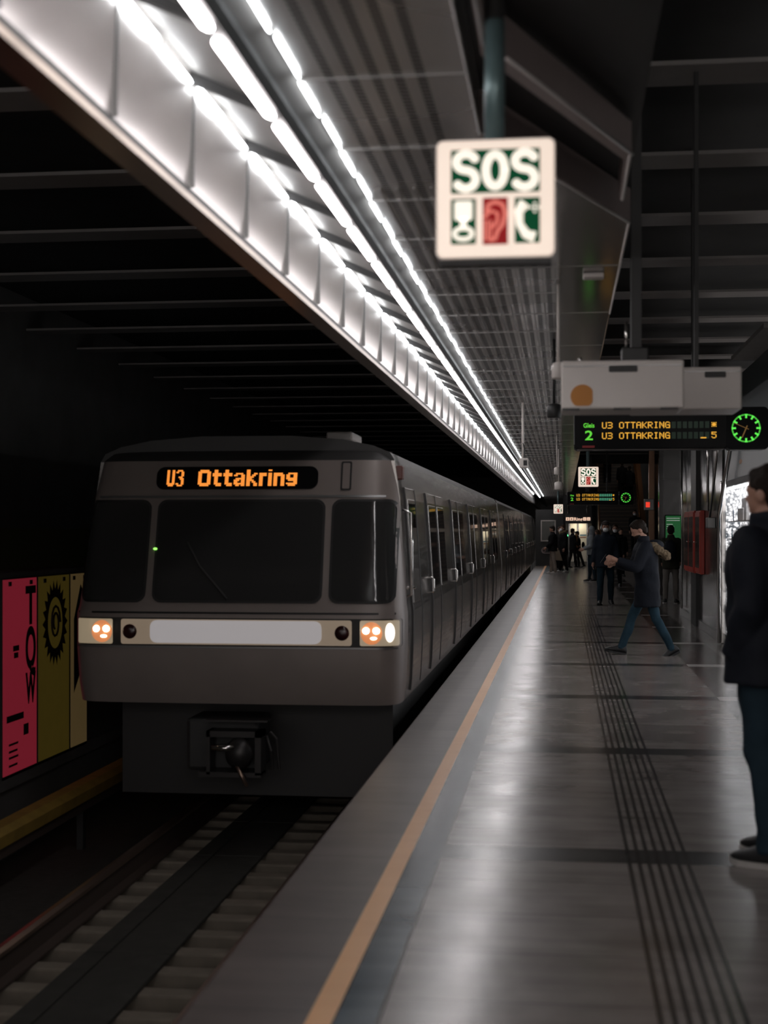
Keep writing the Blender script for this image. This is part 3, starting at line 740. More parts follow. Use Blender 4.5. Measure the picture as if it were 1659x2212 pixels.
# ------------------------------------------------------------------ departure boards with clocks
M['amber'] = mat('amber_dots', (.5, .3, .05), .5, emit=(1, .50, .055), es=.75)
M['disp_green'] = mat('green_dots', (.1, .4, .05), .5, emit=(.13, .75, .05), es=.8)
M['cell'] = mat('dark_green_cell', (.012, .03, .018), .4, emit=(.05, .2, .1), es=.03)
M['cell_lit'] = mat('pale_green_cell', (.02, .10, .06), .4, emit=(.10, .42, .25), es=.5)
M['clock_green'] = mat('clock_green_glow', (.1, .5, .05), .5, emit=(.13, 1, .10), es=.8)
M['hand'] = mat('clock_hand_brass', (.35, .2, .06), .4, emit=(.6, .3, .08), es=.15)
M['redprint'] = mat('red_print', (.35, .03, .03), .5)
M['board_black'] = mat('board_black_case', (.010, .010, .011), .25)
for k_ in ('disp_black', 'board_black', 'sign_green', 'sign_red', 'sign_pink'): M[k_].node_tree.nodes['Principled BSDF'].inputs['Specular IOR Level'].default_value = .08
M['board_black'].node_tree.nodes['Principled BSDF'].inputs['Roughness'].default_value = .45
M['disp_black'].node_tree.nodes['Principled BSDF'].inputs['Roughness'].default_value = .3
def board(Y, x0, x1, z0, z1, cxz, r, label, clab, tx, cell, drop):
    t = thing('departure_board', label, 'departure board', ((x0+x1)/2, Y, z0))
    w, h = x1-x0, z1-z0
    MB().yprism(rrect(w, h, h*.10, 5, (x0+x1)/2, (z0+z1)/2), Y, Y+.22).build('case', 'board_black', t)
    MB().yprism(rrect(w*.985, h*.93, h*.08, 5, (x0+x1)/2, (z0+z1)/2), Y-.006, Y+.001).build('screen', 'disp_black', t)
    MB().tube([(x0+.03, Y-.002, z0+.002), (x1-.03, Y-.002, z0+.002)], .006, 6).build('edge_trim', 'chrome', t)
    MB().tube([(x0+.001, Y-.002, z0+.05), (x0+.001, Y-.002, z1-.03)], .005, 6).build('edge_trim', 'grey_metal', t)
    ux = lambda u: x0+w*u
    for (v, tail) in ((tx[0], '*'), (tx[1], '5')):
        z = z0+h*v; hh = h*tx[2]
        dots('board_text', 'U3 OTTAKRING', ux(.184), z, Y-.007, w*.443, hh, 'amber', t)
        dots('board_text', tail, ux(.895), z, Y-.007, w*.032, hh, 'amber', t)
        for q in range(7): MB().box((ux(.638+q*.036), Y-.0075, z-.002), (ux(.638+q*.036+.026), Y-.0065, z+hh)).build('dot_cell', cell, t)
    MB().box((ux(.825), Y-.010, z0+h*tx[1]), (ux(.862), Y-.006, z0+h*tx[1]+h*.03)).build('board_text', 'amber', t)
    text('board_text', 'Gleis', h*.16, 'disp_green', t, (ux(.062), Y-.008, z0+h*(tx[0]+.03)), width=w*.072, bold=.001)
    text('board_text', '2', h*.34, 'disp_green', t, (ux(.072), Y-.008, z0+h*(tx[1]-.02)), width=w*.052, bold=.002)
    MB().box((ux(.055), Y-.009, z0+h*.05), (ux(.135), Y-.005, z0+h*.11)).build('printed_mark', 'redprint', t)
    for q, w_ in ((.40, .040), (.785, .018)): MB().box((ux(q)-w_, Y+.06, z1-.02), (ux(q)+w_, Y+.14, drop)).build('hanger', 'black', t)
    cx, cz = cxz; c = MB().box((x1-.03, Y+.05, cz-.06), (cx-1.2*r, Y+.12, cz+.06)).build('clock', 'black', t)
    MB().yprism(rrect(2.9*r, 3.0*r, .35*r, 5, cx+.1*r, cz), Y-.005, Y+.20).build('case', 'board_black', c)
    MB().tube([(cx-1.1*r, Y-.007, cz-1.5*r), (cx+1.3*r, Y-.007, cz-1.5*r)], .005, 6).build('edge_trim', 'chrome', c)
    mb = MB()
    for k in range(60):
        a = 2*PI*k/60; long = k % 5 == 0; r0 = r*(.70 if long else .90); hw = r*(.065 if long else .026)
        ca, sa = math.cos(a), math.sin(a)
        pts = [(rr*ca-q*sa, rr*sa+q*ca) for rr, q in ((r0, -hw), (r, -hw), (r, hw), (r0, hw))]
        mb.add([(cx+x, Y-.009, cz+z) for x, z in pts], [(0, 1, 2, 3)])
    mb.build('dial_marks', 'clock_green', c, recalc=False)
    for (ang, L, hw) in ((156, .92, .022), (247, .72, .04)):
        a = math.radians(ang); ca, sa = math.cos(a), math.sin(a)
        pts = [(rr*ca-q*sa, rr*sa+q*ca) for rr, q in ((-r*.2, -hw*r), (r*L, -hw*r), (r*L, hw*r), (-r*.2, hw*r))]
        MB().yprism([(cx+x, cz+z) for x, z in pts], Y-.012, Y-.010).build('clock_hand', 'hand', c)
YB = 13.2
a = atY(1240, 972, YB); b = atY(1572, 897, YB); c = atY(1611.5, 925, YB); r = atY(1643, 925, YB).x-c.x
board(YB, a.x, b.x, a.z, b.z+.05, (c.x, c.z), r, 'near departure board with amber letters and a green clock, under the cream boxes', '', (.545, .275, .165), 'cell', 5.1)
YB2 = 40.0
a = atY(1225, 1091, YB2); b = atY(1335, 1062, YB2); c = atY(1352, 1075, YB2); r = atY(1362.7, 1075, YB2).x-c.x
board(YB2, a.x, b.x, a.z, b.z, (c.x, c.z), r, 'small far departure board with amber letters and clock, below the second SOS sign', '', (.64, .34, .19), 'cell_lit', 5.1)

# white monitor boxes hanging in front of the board
M['orange'] = mat('orange_sticker', (.58, .22, .03), .5)
def whitebox(Y, px0, px1, py0, py1, dep, label, slot, sticker):
    a = atY(px0, py1, Y); b = atY(px1, py0, Y)
    t = thing('monitor_box', label, 'monitor housing', ((a.x+b.x)/2, Y, a.z))
    MB().box((a.x, Y, a.z), (b.x, Y+dep, b.z)).build('housing', 'white_plastic', t, bevel=.012)
    MB().box((a.x+.012, Y-.004, b.z-.035), (b.x-.012, Y+.002, b.z-.028)).build('top_seam', 'grey_metal', t)
    s0 = atY(slot[0], slot[2], Y); s1 = atY(slot[1], slot[3], Y)
    MB().yprism(rrect(s1.x-s0.x, s0.z-s1.z, .008, 4, (s0.x+s1.x)/2, (s0.z+s1.z)/2), Y-.006, Y+.002).build('grip_slot', 'black', t)
    if sticker:
        q = atY(1258, 856, Y); n = 28; r = .068; pts = []
        for i in range(n):
            x, z = r*math.cos(2*PI*i/n), r*math.sin(2*PI*i/n); pts.append((q.x+min(x, r*.86), q.z+max(z, -.82*r)))
        MB().yprism(pts, Y-.004, Y+.001).build('orange_sticker', 'orange', t)
        for u in (.08, .5, .88): MB().box((a.x+(b.x-a.x)*u-.05, Y-.003, a.z-.006), (a.x+(b.x-a.x)*u+.05, Y+.03, a.z+.004)).build('foot_strip', 'black', t)
    return t, a, b
t, a, b = whitebox(8.3, 1212, 1478, 776, 884, .46, 'wide cream monitor box with an orange round sticker, above the departure board', (1315, 1377, 790, 803), True)
hx = atY(1374, 600, 8.45).x
MB().box((hx-.030, 8.42, b.z), (hx+.030, 8.50, 5.1)).build('hanger', 'black', t)
MB().box((hx-.085, 8.38, b.z-.01), (hx+.07, 8.55, b.z+.085)).build('joint_box', 'black', t, bevel=.01)
x = atY(1353, 700, 8.4).x; MB().tube([(x, 8.4, b.z+.085), (x, 8.4, b.z+.235)], .009, 8).build('cable_pipe', 'chrome', t, smooth=True)
x = atY(1253, 700, 8.4).x; MB().tube([(x, 8.4, b.z), (x, 8.4, b.z+.03)], .010, 8).build('bolt', 'chrome', t, smooth=True)
t, a, b = whitebox(9.35, 1366, 1603, 791, 886, .46, 'plain cream monitor box partly hidden behind the one with the sticker', (1522, 1568, 803, 815), False)
x = atY(1504, 700, 9.5).x; MB().box((x-.014, 9.48, b.z), (x+.014, 9.52, 4.65)).build('hanger', 'black', t)

# small fittings under the ceiling
def cctv(px, py, Y, label, top):
    p = atY(px, py, Y); t = thing('security_camera', label, 'security camera', (p.x, Y, top))
    MB().box((p.x-.055, Y-.05, p.z-.06), (p.x+.055, Y+.2, p.z+.06)).build('camera_body', 'white_plastic', t, bevel=.012)
    MB().box((p.x-.0, Y-.056, p.z-.035), (p.x+.045, Y-.048, p.z+.03)).build('lens_window', 'black', t)
    MB().tube([(p.x, Y+.05, p.z+.05), (p.x+.01, Y+.05, p.z+.18), (p.x-.01, Y+.05, p.z+.25)], .008, 8).build('cable', 'rubber', t, smooth=True)
    MB().tube([(p.x-.01, Y+.06, p.z+.06), (p.x-.01, Y+.06, top)], .017, 10).build('pole', 'white_plastic', t, smooth=True)
cctv(1131, 1000, 17.8, 'boxy white security camera hanging from the perforated ceiling', ZC)
def speaker(px, py, Y, r, h, label, m, top):
    p = atY(px, py, Y); t = thing('loudspeaker', label, 'loudspeaker', (p.x, Y, top))
    rings = [[(p.x+r*q*math.cos(2*PI*i/20), Y+r*q*math.sin(2*PI*i/20), p.z+h*z) for i in range(20)] for q, z in ((.85, -.5), (1, -.42), (1, .25), (.8, .42), (.3, .5))]
    MB().loft(rings).build('speaker_body', m, t, smooth=True)
    MB().tube([(p.x, Y, p.z+h*.45), (p.x, Y, top)], r*.22, 10).build('pole', m, t, smooth=True)
speaker(1207, 1049, 28, .085, .16, 'white round loudspeaker on a stem left of the second SOS sign', 'white_plastic', ZC)
speaker(1203, 1017, 24, .05, .13, 'smaller white loudspeaker hung above the round white one', 'white_plastic', ZC)
speaker(1206, 800, 9.3, .045, .11, 'pale loudspeaker at the side edge of the cream monitor box', 'white_plastic', ZC)
speaker(1197, 887, 12, .06, .12, 'black loudspeaker hanging left of the near departure board', 'black', ZC)
p = atX(1268, 628, .338)
struct(MB().box((.12, 8.9, ZC-.03), (.25, 9.02, ZC)).build('ceiling_fitting', 'white_plastic', bevel=.01))

# ------------------------------------------------------------------ right-hand walls
XR = 2.24
y20 = atX(1562, 1146, XR).y; y27 = atX(1472, 1146, XR).y
struct(MB().box((XR, y20+.12, 0), (XR+.5, y27, 3.6)).build('wall_right', 'granite'), 'polished dark granite wall beside the platform', 'wall')
struct(MB().box((XR-.03, y20+.12, 0), (XR, y27+.02, .13)).build('baseboard_right', 'granite_pale', bevel=.006))
ya, yb = sorted((atX(1500, 1146, XR).y, atX(1511, 1146, XR).y))
struct(MB().box((XR-.06, ya, 0), (XR+.02, yb, 3.6)).build('trim_black_post', 'black', bevel=.006))
struct(MB().box((XR-.03, y20-.02, 0), (XR+.4, y20+.12, 2.3)).build('trim_steel_jamb', 'chrome', bevel=.01))
struct(MB().box((3.6, y27, 0), (3.8, 34, 4)).build('wall_niche', 'granite'))
YN = 33.4
xa = atY(1424, 1146, YN).x
struct(MB().box((xa, YN, 0), (3.8, YN+.4, 4.6)).build('wall_niche_end', 'granite'))
struct(MB().box((xa-.02, YN-.05, 0), (3.6, YN, .10)).build('baseboard_niche', 'granite_pale'))
a = atY(1433, 1114, YN-.08); b = atY(1468, 990, YN-.08)
struct(MB().box((a.x, YN-.10, a.z-.02), (b.x, YN, 4.0)).build('trim_pale_pilaster', 'granite_pale'))
for px, w in ((1529, .02), (1473, .015)):
    q = atX(px, 1100, XR-.05)
    struct(MB().tube([(XR-.05, q.y, 1.9 if px > 1480 else .15), (XR-.05, q.y, 3.6)], w, 10).build('trim_steel_pipe', 'chrome', smooth=True))
struct(MB().box((XR+.02, 3.0, 2.28), (XR+.35, y20-.02, 3.62)).build('wall_kiosk_fascia', 'teal_panel', bevel=.01))
struct(MB().box((XR-.25, 14.6, 3.63), (XR+1.6, 17.4, 3.68)).build('ceiling_kiosk_panel', mat('grey_board', (.33, .32, .31), .7, noise=.15, nscale=5)))
struct(MB().box((XR+.02, -6, 0), (XR+.4, 3.0, 3.62)).build('wall_right_near', 'granite'))
struct(MB().box((XR+.0, 3.0, 0), (XR+.4, 12.0, 2.28)).build('wall_right_kiosk', 'granite'))
struct(MB().box((7, -6, 0), (7.3, 94, 7.5)).build('wall_far_right', 'dark_wall'))
struct(MB().box((3.9, 34, 0), (4.1, 90, 7)).build('wall_stair_right', 'granite'))
# leaning steel handrail beside the case
hr = thing('leaning_handrail', 'shiny steel tube leaning upward along the dark wall beside the glass case', 'handrail', (XR-.08, 20.6, 0))
q0 = atX(1553, 1112, XR-.07); q1 = atX(1577, 972, XR-.07)
MB().tube([(XR-.07, q0.y, .02), (XR-.07, q0.y, q0.z), (XR-.07, q1.y, q1.z), (XR-.07, q1.y-.3, q1.z+.5)], .028, 12).build('tube', 'chrome', hr, smooth=True)
q0 = atX(1533, 1118, XR-.07); q1 = atX(1549, 980, XR-.07)
MB().tube([(XR-.07, q0.y, q0.z), (XR-.07, q1.y, q1.z), (XR-.07, q1.y-.2, 3.0)], .018, 12).build('tube', 'chrome', hr, smooth=True)
MB().box((XR-.12, q0.y-.18, q0.z-.16), (XR-.0, q0.y+.12, q0.z)).build('end_box', 'grey_metal', hr, bevel=.01)

# red cabinets
M['red'] = mat('red_painted_metal', (.42, .035, .018), .35, noise=.1)
M['cab_glass'] = mat('cabinet_glass', (.05, .02, .018), .08)
def cabinet(pxa, pxb, pyt, pyb, out, label, n):
    Xf = XR-out; a = atX(pxa, pyb, Xf); b = atX(pxb, pyt, Xf)
    y0, y1 = sorted((a.y, b.y)); zt = atX(pxa, pyt, Xf).z; zb = atX(pxa, pyb, Xf).z
    t = thing('fire_cabinet', label, 'cabinet', (XR, (y0+y1)/2, zb))
    MB().box((Xf, y0, zb), (XR-.002, y1, zt)).build('cabinet_body', 'red', t, bevel=.01)
    for k in range(n):
        ww = (y1-y0)/n; ya = y0+ww*k+.06; yb = y0+ww*(k+1)-.06
        d = MB().box((Xf-.014, ya-.04, zb+.03), (Xf, yb+.04, zt-.03)).build('door', 'red', t)
        MB().box((Xf-.018, ya+.02, zb+.10), (Xf-.012, yb-.02, zt-.10)).build('glass_pane', 'cab_glass', d)
        MB().ell((Xf-.03, yb+.02 if k == 0 else ya-.02, (zt+zb)/2), (.015, .015, .015), 10, 6).build('knob', 'chrome', d, smooth=True)
    # flange seen towards the camera
    return t
cabinet(1479, 1499, 1106, 1232, .09, 'red wall cabinet with two glazed doors, the farther one beyond the black post', 2)
cabinet(1503, 1513, 1104, 1238, .07, 'narrow red wall cabinet on the near side of the black post', 1)

# lit display case of the kiosk
case = thing('display_case', 'brightly lit kiosk display case with shelves behind glass', 'display case', (XR, 18, 0))
M['foil'] = None
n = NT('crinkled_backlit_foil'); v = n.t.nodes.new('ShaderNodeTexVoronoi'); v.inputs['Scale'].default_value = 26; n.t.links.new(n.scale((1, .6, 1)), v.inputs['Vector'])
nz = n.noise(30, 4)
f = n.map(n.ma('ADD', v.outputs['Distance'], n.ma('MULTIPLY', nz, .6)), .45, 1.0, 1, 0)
n.put(n.b.inputs['Emission Color'], n.mix(f, (.03, .04, .05), (1, .97, .98))); n.b.inputs['Emission Strength'].default_value = 2.3*ES  # sparkle of the lit case put into the foil as its own glow
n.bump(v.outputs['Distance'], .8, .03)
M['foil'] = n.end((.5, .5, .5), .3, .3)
YC0, YC1 = 12.0, y20-.03
MB().box((XR+.22, YC0, .16), (XR+.25, YC1, 2.22)).build('back_panel', 'foil', case)
MB().box((XR, YC0, .0), (XR+.36, YC1, .15)).build('plinth', 'granite_pale', case)
MB().box((XR, YC0, 2.20), (XR+.36, YC1, 2.28)).build('top_frame', 'black', case)
MB().box((XR+.03, YC1-.02, .15), (XR+.22, YC1, 2.2)).build('side_panel', 'foil', case)
for y in (YC1-.02, YC0+.03): MB().box((XR-.01, y-.02, .15), (XR+.03, y+.02, 2.2)).build('mullion', 'chrome', case)
m = D.materials.new('clear_glass'); m.use_nodes = True; bs = m.node_tree.nodes['Principled BSDF']; nt = m.node_tree
tr = nt.nodes.new('ShaderNodeBsdfTransparent'); gl = nt.nodes.new('ShaderNodeBsdfGlossy'); gl.inputs['Roughness'].default_value = .02
fr_ = nt.nodes.new('ShaderNodeFresnel'); mx = nt.nodes.new('ShaderNodeMixShader'); fr_.inputs[0].default_value = 1.14; ge = nt.nodes.new('ShaderNodeNewGeometry'); mm = nt.nodes.new('ShaderNodeMath'); mm.operation = 'MULTIPLY_ADD'
nt.links.new(ge.outputs['Backfacing'], mm.inputs[0]); mm.inputs[1].default_value = -1; mm.inputs[2].default_value = 1
m3 = nt.nodes.new('ShaderNodeMath'); m3.operation = 'MULTIPLY'; nt.links.new(mm.outputs[0], m3.inputs[0]); nt.links.new(fr_.outputs[0], m3.inputs[1]); nt.links.new(m3.outputs[0], mx.inputs[0]); nt.links.new(tr.outputs[0], mx.inputs[1]); nt.links.new(gl.outputs[0], mx.inputs[2])
nt.links.new(mx.outputs[0], nt.nodes['Material Output'].inputs[0]); nt.nodes.remove(bs); M['clear'] = m
MB().box((XR+.005, YC0, .15), (XR+.011, YC1-.02, 2.2)).build('glass_front', 'clear', case)
M['case_lamp'] = mat('case_lamp_glow', (1, 1, 1), .4, emit=(.95, .97, 1), es=7)
MB().box((XR+.05, YC0+.1, 2.17), (XR+.09, YC1-.1, 2.195)).build('lamp_strip', 'case_lamp', case)
shz = [atX(1590, py, XR+.17).z for py in (1126, 1163, 1200, 1237, 1280, 1325)]
for z in shz: MB().box((XR+.05, YC0, z-.012), (XR+.22, YC1-.03, z+.0)).build('shelf', 'grey_metal', case)
M['teal'] = mat('teal_card', (.0, .16, .24), .4); M['teal2'] = mat('blue_card', (.01, .07, .16), .4)
M['card'] = mat('white_card', (.75, .72, .72), .5); M['bowl'] = mat('dark_bowl', (.05, .045, .05), .3)
names = ['topmost', 'second', 'third', 'fourth', 'fifth', 'lowest']
for i, (px, py0, py1, col, lab) in enumerate(((1582, 1102, 1122, 'teal2', 'dark blue leaning card beside the big white card on the topmost shelf of the case'), (1579, 1139, 1158, 'teal', 'teal leaning card on the second shelf of the case'),
        (1582, 1213, 1232, 'teal', 'teal leaning card on the fourth shelf of the case'), (1573, 1310, 1322, 'teal2', 'blue leaning card on the lowest shelf of the case'))):
    a = atX(px, py1, XR+.07); b = atX(px, py0, XR+.07)
    z0 = min(shz, key=lambda q: abs(q-a.z)); a.y -= .3 if i == 3 else 0
    t = MB().prism([(XR+.055, a.y-.22), (XR+.065, a.y-.22), (XR+.115, a.y+.24), (XR+.105, a.y+.24)], z0+.001, z0+(b.z-a.z)+.02).build('leaning_card', col)
    tag(t, lab, 'card')
a = atX(1601, 1122, XR+.07); tag(MB().box((XR+.055, a.y-.30, shz[0]+.001), (XR+.07, a.y+.26, shz[0]+.16)).build('price_card', 'card', bevel=.004), 'large blank white card standing on the topmost shelf of the case', 'card')
a = atX(1603, 1090, XR+.07); tag(MB().box((XR+.09, a.y-.24, shz[0]+.001), (XR+.13, a.y+.2, shz[0]+.30)).build('goods_box', 'card', bevel=.01), 'tall white box standing behind the white card in the case', 'box')
a = atX(1604, 1150, XR+.07); mb = MB(); zc_ = shz[1]+.075; mb.tube([(XR+.07, a.y+.22*math.cos(q*PI/10), zc_+.06*math.sin(q*PI/10)) for q in range(21)], .014, 8)
tag(mb.build('ring_holder', 'card', smooth=True), 'pale ring shaped object on the second shelf of the case', 'ring')
a = atX(1581, 1186, XR+.07); mb = MB(); zc_ = shz[2]
mb.loft([[(XR+.098+r*math.cos(2*PI*i/20)*.16, a.y+r*math.sin(2*PI*i/20), zc_+z) for i in range(20)] for r, z in ((.10, .001), (.20, .04), (.24, .10), (.22, .15), (.20, .15))])
tag(mb.build('dark_bowl', 'bowl', smooth=True), 'dark round bowl on the third shelf of the case', 'bowl')
first = None; kk = 0
for si, z in enumerate(shz):
    for j in range(19):
        y = YC0+.3+j*.40+random.uniform(-.05, .05)
        if y > YC1-.2: continue
        if first is None:
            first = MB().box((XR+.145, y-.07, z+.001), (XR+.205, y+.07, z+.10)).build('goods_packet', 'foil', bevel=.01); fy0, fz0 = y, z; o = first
        else:
            o = first.copy(); COL.objects.link(o); o.location = (0, y-fy0, z-fz0)
        tag(o, 'small silvery packet at the back of the lit display case', 'packet', 'silvery packets in the display case')
q = atX(1600, 997, XR+.02); tag(MB().ell((XR+.018, q.y, q.z), (.004, .16, .03)).build('sticker', mat('faded_orange', (.55, .32, .18), .5)), 'faded orange sticker on the grey fascia over the display case', 'sticker')  # orange reflection drawn as a flat coloured spot on the fascia

# green poster in the niche
M['green_poster'] = mat('green_poster', (.03, .16, .055), .5, emit=(.03, .17, .055), es=.35)
a = atY(1438, 1190, YN-.12); b = atY(1471, 1114, YN-.12)
t = thing('notice_board', 'green lit notice with white lines of text behind the person with a backpack', 'poster', ((a.x+b.x)/2, YN-.1, a.z))
MB().box((a.x-.02, YN-.10, a.z-.02), (b.x+.02, YN-.0, b.z+.02)).build('frame', 'black', t)
MB().box((a.x, YN-.108, a.z), (b.x, YN-.10, b.z)).build('sheet', 'green_poster', t)
M['white_ink'] = mat('white_print', (.6, .6, .6), .5, emit=(.6, .7, .6), es=.3)
for k, (w, dz) in enumerate(((.30, .05), (.30, .10), (.14, .19), (.17, .24), (.11, .29))):
    MB().box((a.x+.02, YN-.112, b.z-dz-.018), (a.x+.02+w, YN-.107, b.z-dz)).build('text_line', 'white_ink', t)

# ------------------------------------------------------------------ stairs at the far right
YS = 58.5; xs0 = atY(1297, 1146, YS).x; xs1 = atY(1404, 1146, YS).x
mb = MB(); M['step'] = mat('stair_stone', (.045, .038, .032), .5, noise=.3, nscale=3)
M['nosing'] = mat('stair_nosing', (.16, .12, .085), .35, .3)
prof = [(YS, 0)]
for k in range(42):
    z = .162*(k+1); y = YS+.28*k
    prof += [(y, z), (y+.28, z)]
prof += [(YS+.28*42, -.2), (YS, -.2)]
mb.loft([[(xs0, y, z) for y, z in prof], [(xs1, y, z) for y, z in prof]])
mb.cur = 1
for k in range(42): mb.box((xs0, YS+.28*k-.012, .162*(k+1)-.018), (xs1, YS+.28*k+.02, .162*(k+1)+.004))
struct(mb.build('floor_stairs', ['step', 'nosing'], recalc=False), 'dark staircase rising from the far end of the platform', 'stairs')
M['copper'] = mat('copper_handrail', (.62, .36, .20), .22, .9)
M['copper_panel'] = mat('brown_balustrade_metal', (.22, .13, .085), .3, .8)
def srail(x, w, label, m, pan):
    t = thing('handrail', label, 'handrail', (x, YS, 0)); s = .162/.28
    pts = [(x, YS-.3, .95), (x, YS, .98), (x, YS+11.6, .98+11.6*s)]
    MB().tube(pts, w, 10).build('rail_bar', m, t, smooth=True)
    y0, y1 = YS, YS+11.6
    if pan: MB().add([(x+dx, y, z) for dx in (0, .25) for y, z in ((y0, 0), (y1, 11.6*s), (y1, .9+11.6*s), (y0, .9))], [(0,1,2,3),(4,7,6,5),(0,4,5,1),(3,2,6,7),(0,3,7,4),(1,5,6,2)]).build('balustrade', 'copper_panel', t)
    else:
        for k in range(7): MB().tube([(x, YS+.1+1.9*k, 1.9*k*s), (x, YS+.1+1.9*k, .97+1.9*k*s)], .018, 8).build('baluster', 'grey_metal', t, smooth=True)
srail(xs0, .035, 'thin copper handrail on the lift side of the dark stairs', 'copper', False)
srail(xs1-.3, .05, 'broad copper handrail with brown balustrade on the wall side of the dark stairs', 'copper', True)
M['warmlamp'] = mat('warm_lamp', (1, .8, .6), .4, emit=(1, .62, .35), es=5)
lw = MB().box((xs0+.3, YS+7.0, 7.12), (xs1-.4, YS+7.12, 7.18)).build('stair_lamp', 'warmlamp'); tag(lw, 'warm lamp strip high above the stairs, behind the near departure board', 'lamp')  # unseen light strip added to warm the steps
MB().box((xs0+.28, YS+6.98, 7.18), (xs1-.38, YS+7.14, 7.3)).build('housing', 'black', lw)
struct(MB().box((xs0-.3, YS+1.6, 4.42), (4.2, YS+2.4, 5.4)).build('trim_stair_header', 'black'))
struct(MB().box((xs0-.1, YS+2.4, 7.3), (4.2, 94, 7.5)).build('ceiling_stairwell', 'concrete'))
# signal post with red display
p = atY(1403, 1090, 36.0)
t = thing('ticket_validator', 'dark box with a red glowing display on a brown pillar by the stairs', 'display box', (p.x, 36, 0))
MB().box((p.x-.02, 36.0, 0), (p.x+.13, 36.12, 4.0)).build('pillar', 'copper_panel', t, bevel=.01)
MB().box((p.x-.14, 35.85, p.z-.14), (p.x+.10, 36.0, p.z+.14)).build('display_housing', 'grey_metal', t, bevel=.01)
MB().box((p.x-.10, 35.84, p.z-.07), (p.x-.0, 35.851, p.z+.06)).build('red_display', mat('red_glow', (.5, .03, .02), .5, emit=(1, .06, .03), es=.8), t)

# ------------------------------------------------------------------ lift at the platform end
YL = 63.6; a = atY(1222, 1222, YL); b = atY(1278, 1112, YL)
lift = thing('lift_shaft', 'pale lift doors under the Ring sign at the platform end', 'lift', ((a.x+b.x)/2, YL, 0))
M['liftdoor'] = mat('lift_door_paint', (.62, .61, .57), .4, emit=None)
MB().box((a.x, YL, 0), (b.x, YL+1.3, 3.15)).build('shaft', 'black', lift)
for (c0, c1) in ((1231, 1246), (1250, 1267)):
    q0 = atY(c0, 1214, YL).x; q1 = atY(c1, 1214, YL).x
    d = MB().box((q0, YL-.03, .22), (q1, YL, 1.92)).build('lift_door', 'liftdoor', lift, bevel=.01)
    MB().box((q0, YL-.035, .0), (q1, YL, .20)).build('kick_plate', 'dark_wall', d)
    if c0 == 1250:
        MB().box((q0+.05, YL-.036, 1.37), (q1-.02, YL-.03, 1.42)).build('blue_marks', mat('blue_print', (.02, .12, .2), .5), d)
        MB().box((q0+.05, YL-.036, 1.27), (q1-.02, YL-.03, 1.33)).build('brown_marks', mat('brown_print', (.22, .12, .09), .5), d)
for px in (1229.5, 1248, 1268.5):
    x = atY(px, 1200, YL).x; MB().box((x-.02, YL-.05, .0), (x+.02, YL, 1.98)).build('door_post', 'chrome', lift)
for px in (1227, 1270):
    q = atY(px, 1098, 61); MB().tube([(q.x, YL-.05, 2.35), (q.x, YL-.05, 3.19)], .035, 8).build('suspension_rod', 'chrome', lift, smooth=True)
M['lift_lamp'] = mat('lift_lamp_glow', (1, .9, .7), .4, emit=(1, .85, .6), es=14)
MB().box((a.x+.3, YL-.45, 1.955), (b.x-.3, YL-.3, 1.975)).build('door_lamp', 'lift_lamp', lift)  # light added under the canopy to brighten the lift doors
MB().box((a.x, YL-.5, 1.975), (b.x, YL, 2.0)).build('canopy', 'grey_metal', lift)
q = atY(1225, 1157, 62); MB().ell((q.x, YL-.06, q.z), (.05, .03, .05), 12, 8).build('green_lamp', mat('green_lamp_glow', (.1, .8, .3), .4, emit=(.12, 1, .35), es=3), lift, smooth=True)
a = atY(1220, 1131, YL-.6); b = atY(1279, 1111, YL-.6)
rs = thing('direction_sign', 'black sign with glowing Ring lettering and pictogram squares above the lift', 'sign', ((a.x+b.x)/2, YL-.6, a.z))
MB().box((a.x, YL-.6, a.z), (b.x, YL-.51, b.z)).build('sign_case', 'black', rs)
M['warm_sign'] = mat('warm_sign_glow', (.8, .6, .5), .5, emit=(1, .66, .48), es=.85)
def sp(px): return atY(px, 1120, YL-.6).x
q = atY(1240, 1124.5, YL-.6)
text('sign_text', 'Ring', .19, 'warm_sign', rs, (sp(1240), YL-.61, q.z), width=sp(1258.5)-sp(1240), bold=.004)
for (c0, c1) in ((1222.5, 1229.5), (1231, 1238.5), (1259.5, 1266.5), (1268, 1275)):
    z0 = atY(1240, 1124.5, YL-.6).z
    s_ = MB().box((sp(c0), YL-.61, z0), (sp(c1), YL-.6, z0+.14)).build('pictogram', 'warm_sign', rs)
    MB().box((sp(c0)+.03, YL-.613, z0+.055), (sp(c1)-.03, YL-.609, z0+.075)).build('pictogram_line', 'ink', s_)
    if c1 < 1240: MB().box((sp(c0)+.06, YL-.613, z0+.02), (sp(c0)+.085, YL-.609, z0+.12)).build('pictogram_line', 'ink', s_)
# framed mirror and round sign on the end wall
a = atY(1169.5, 1168, YEND-.05); b = atY(1199, 1125, YEND-.05)
t = thing('platform_mirror', 'rectangular mirror in a pale frame on the dark end wall', 'mirror', ((a.x+b.x)/2, YEND, a.z))
M['mirror'] = mat('mirror_glass', (.05, .05, .045), .15, .6)
MB().box((a.x, YEND-.05, a.z), (b.x, YEND, b.z)).build('glass', 'mirror', t)
for (x0, x1, z0, z1) in ((a.x-.03, a.x+.02, a.z, b.z), (b.x-.02, b.x+.03, a.z, b.z), (a.x-.03, b.x+.03, b.z-.02, b.z+.03), (a.x-.03, b.x+.03, a.z-.03, a.z+.02)):
    MB().box((x0, YEND-.09, z0), (x1, YEND, z1)).build('frame_bar', mat('pale_frame', (.5, .45, .42), .4), t)
p = atY(1175, 1189, YEND-.1)
t = thing('oval_sign', 'pale rounded sign with a ring mark, half hidden by a man in a puffer jacket', 'sign', (p.x, YEND, p.z))
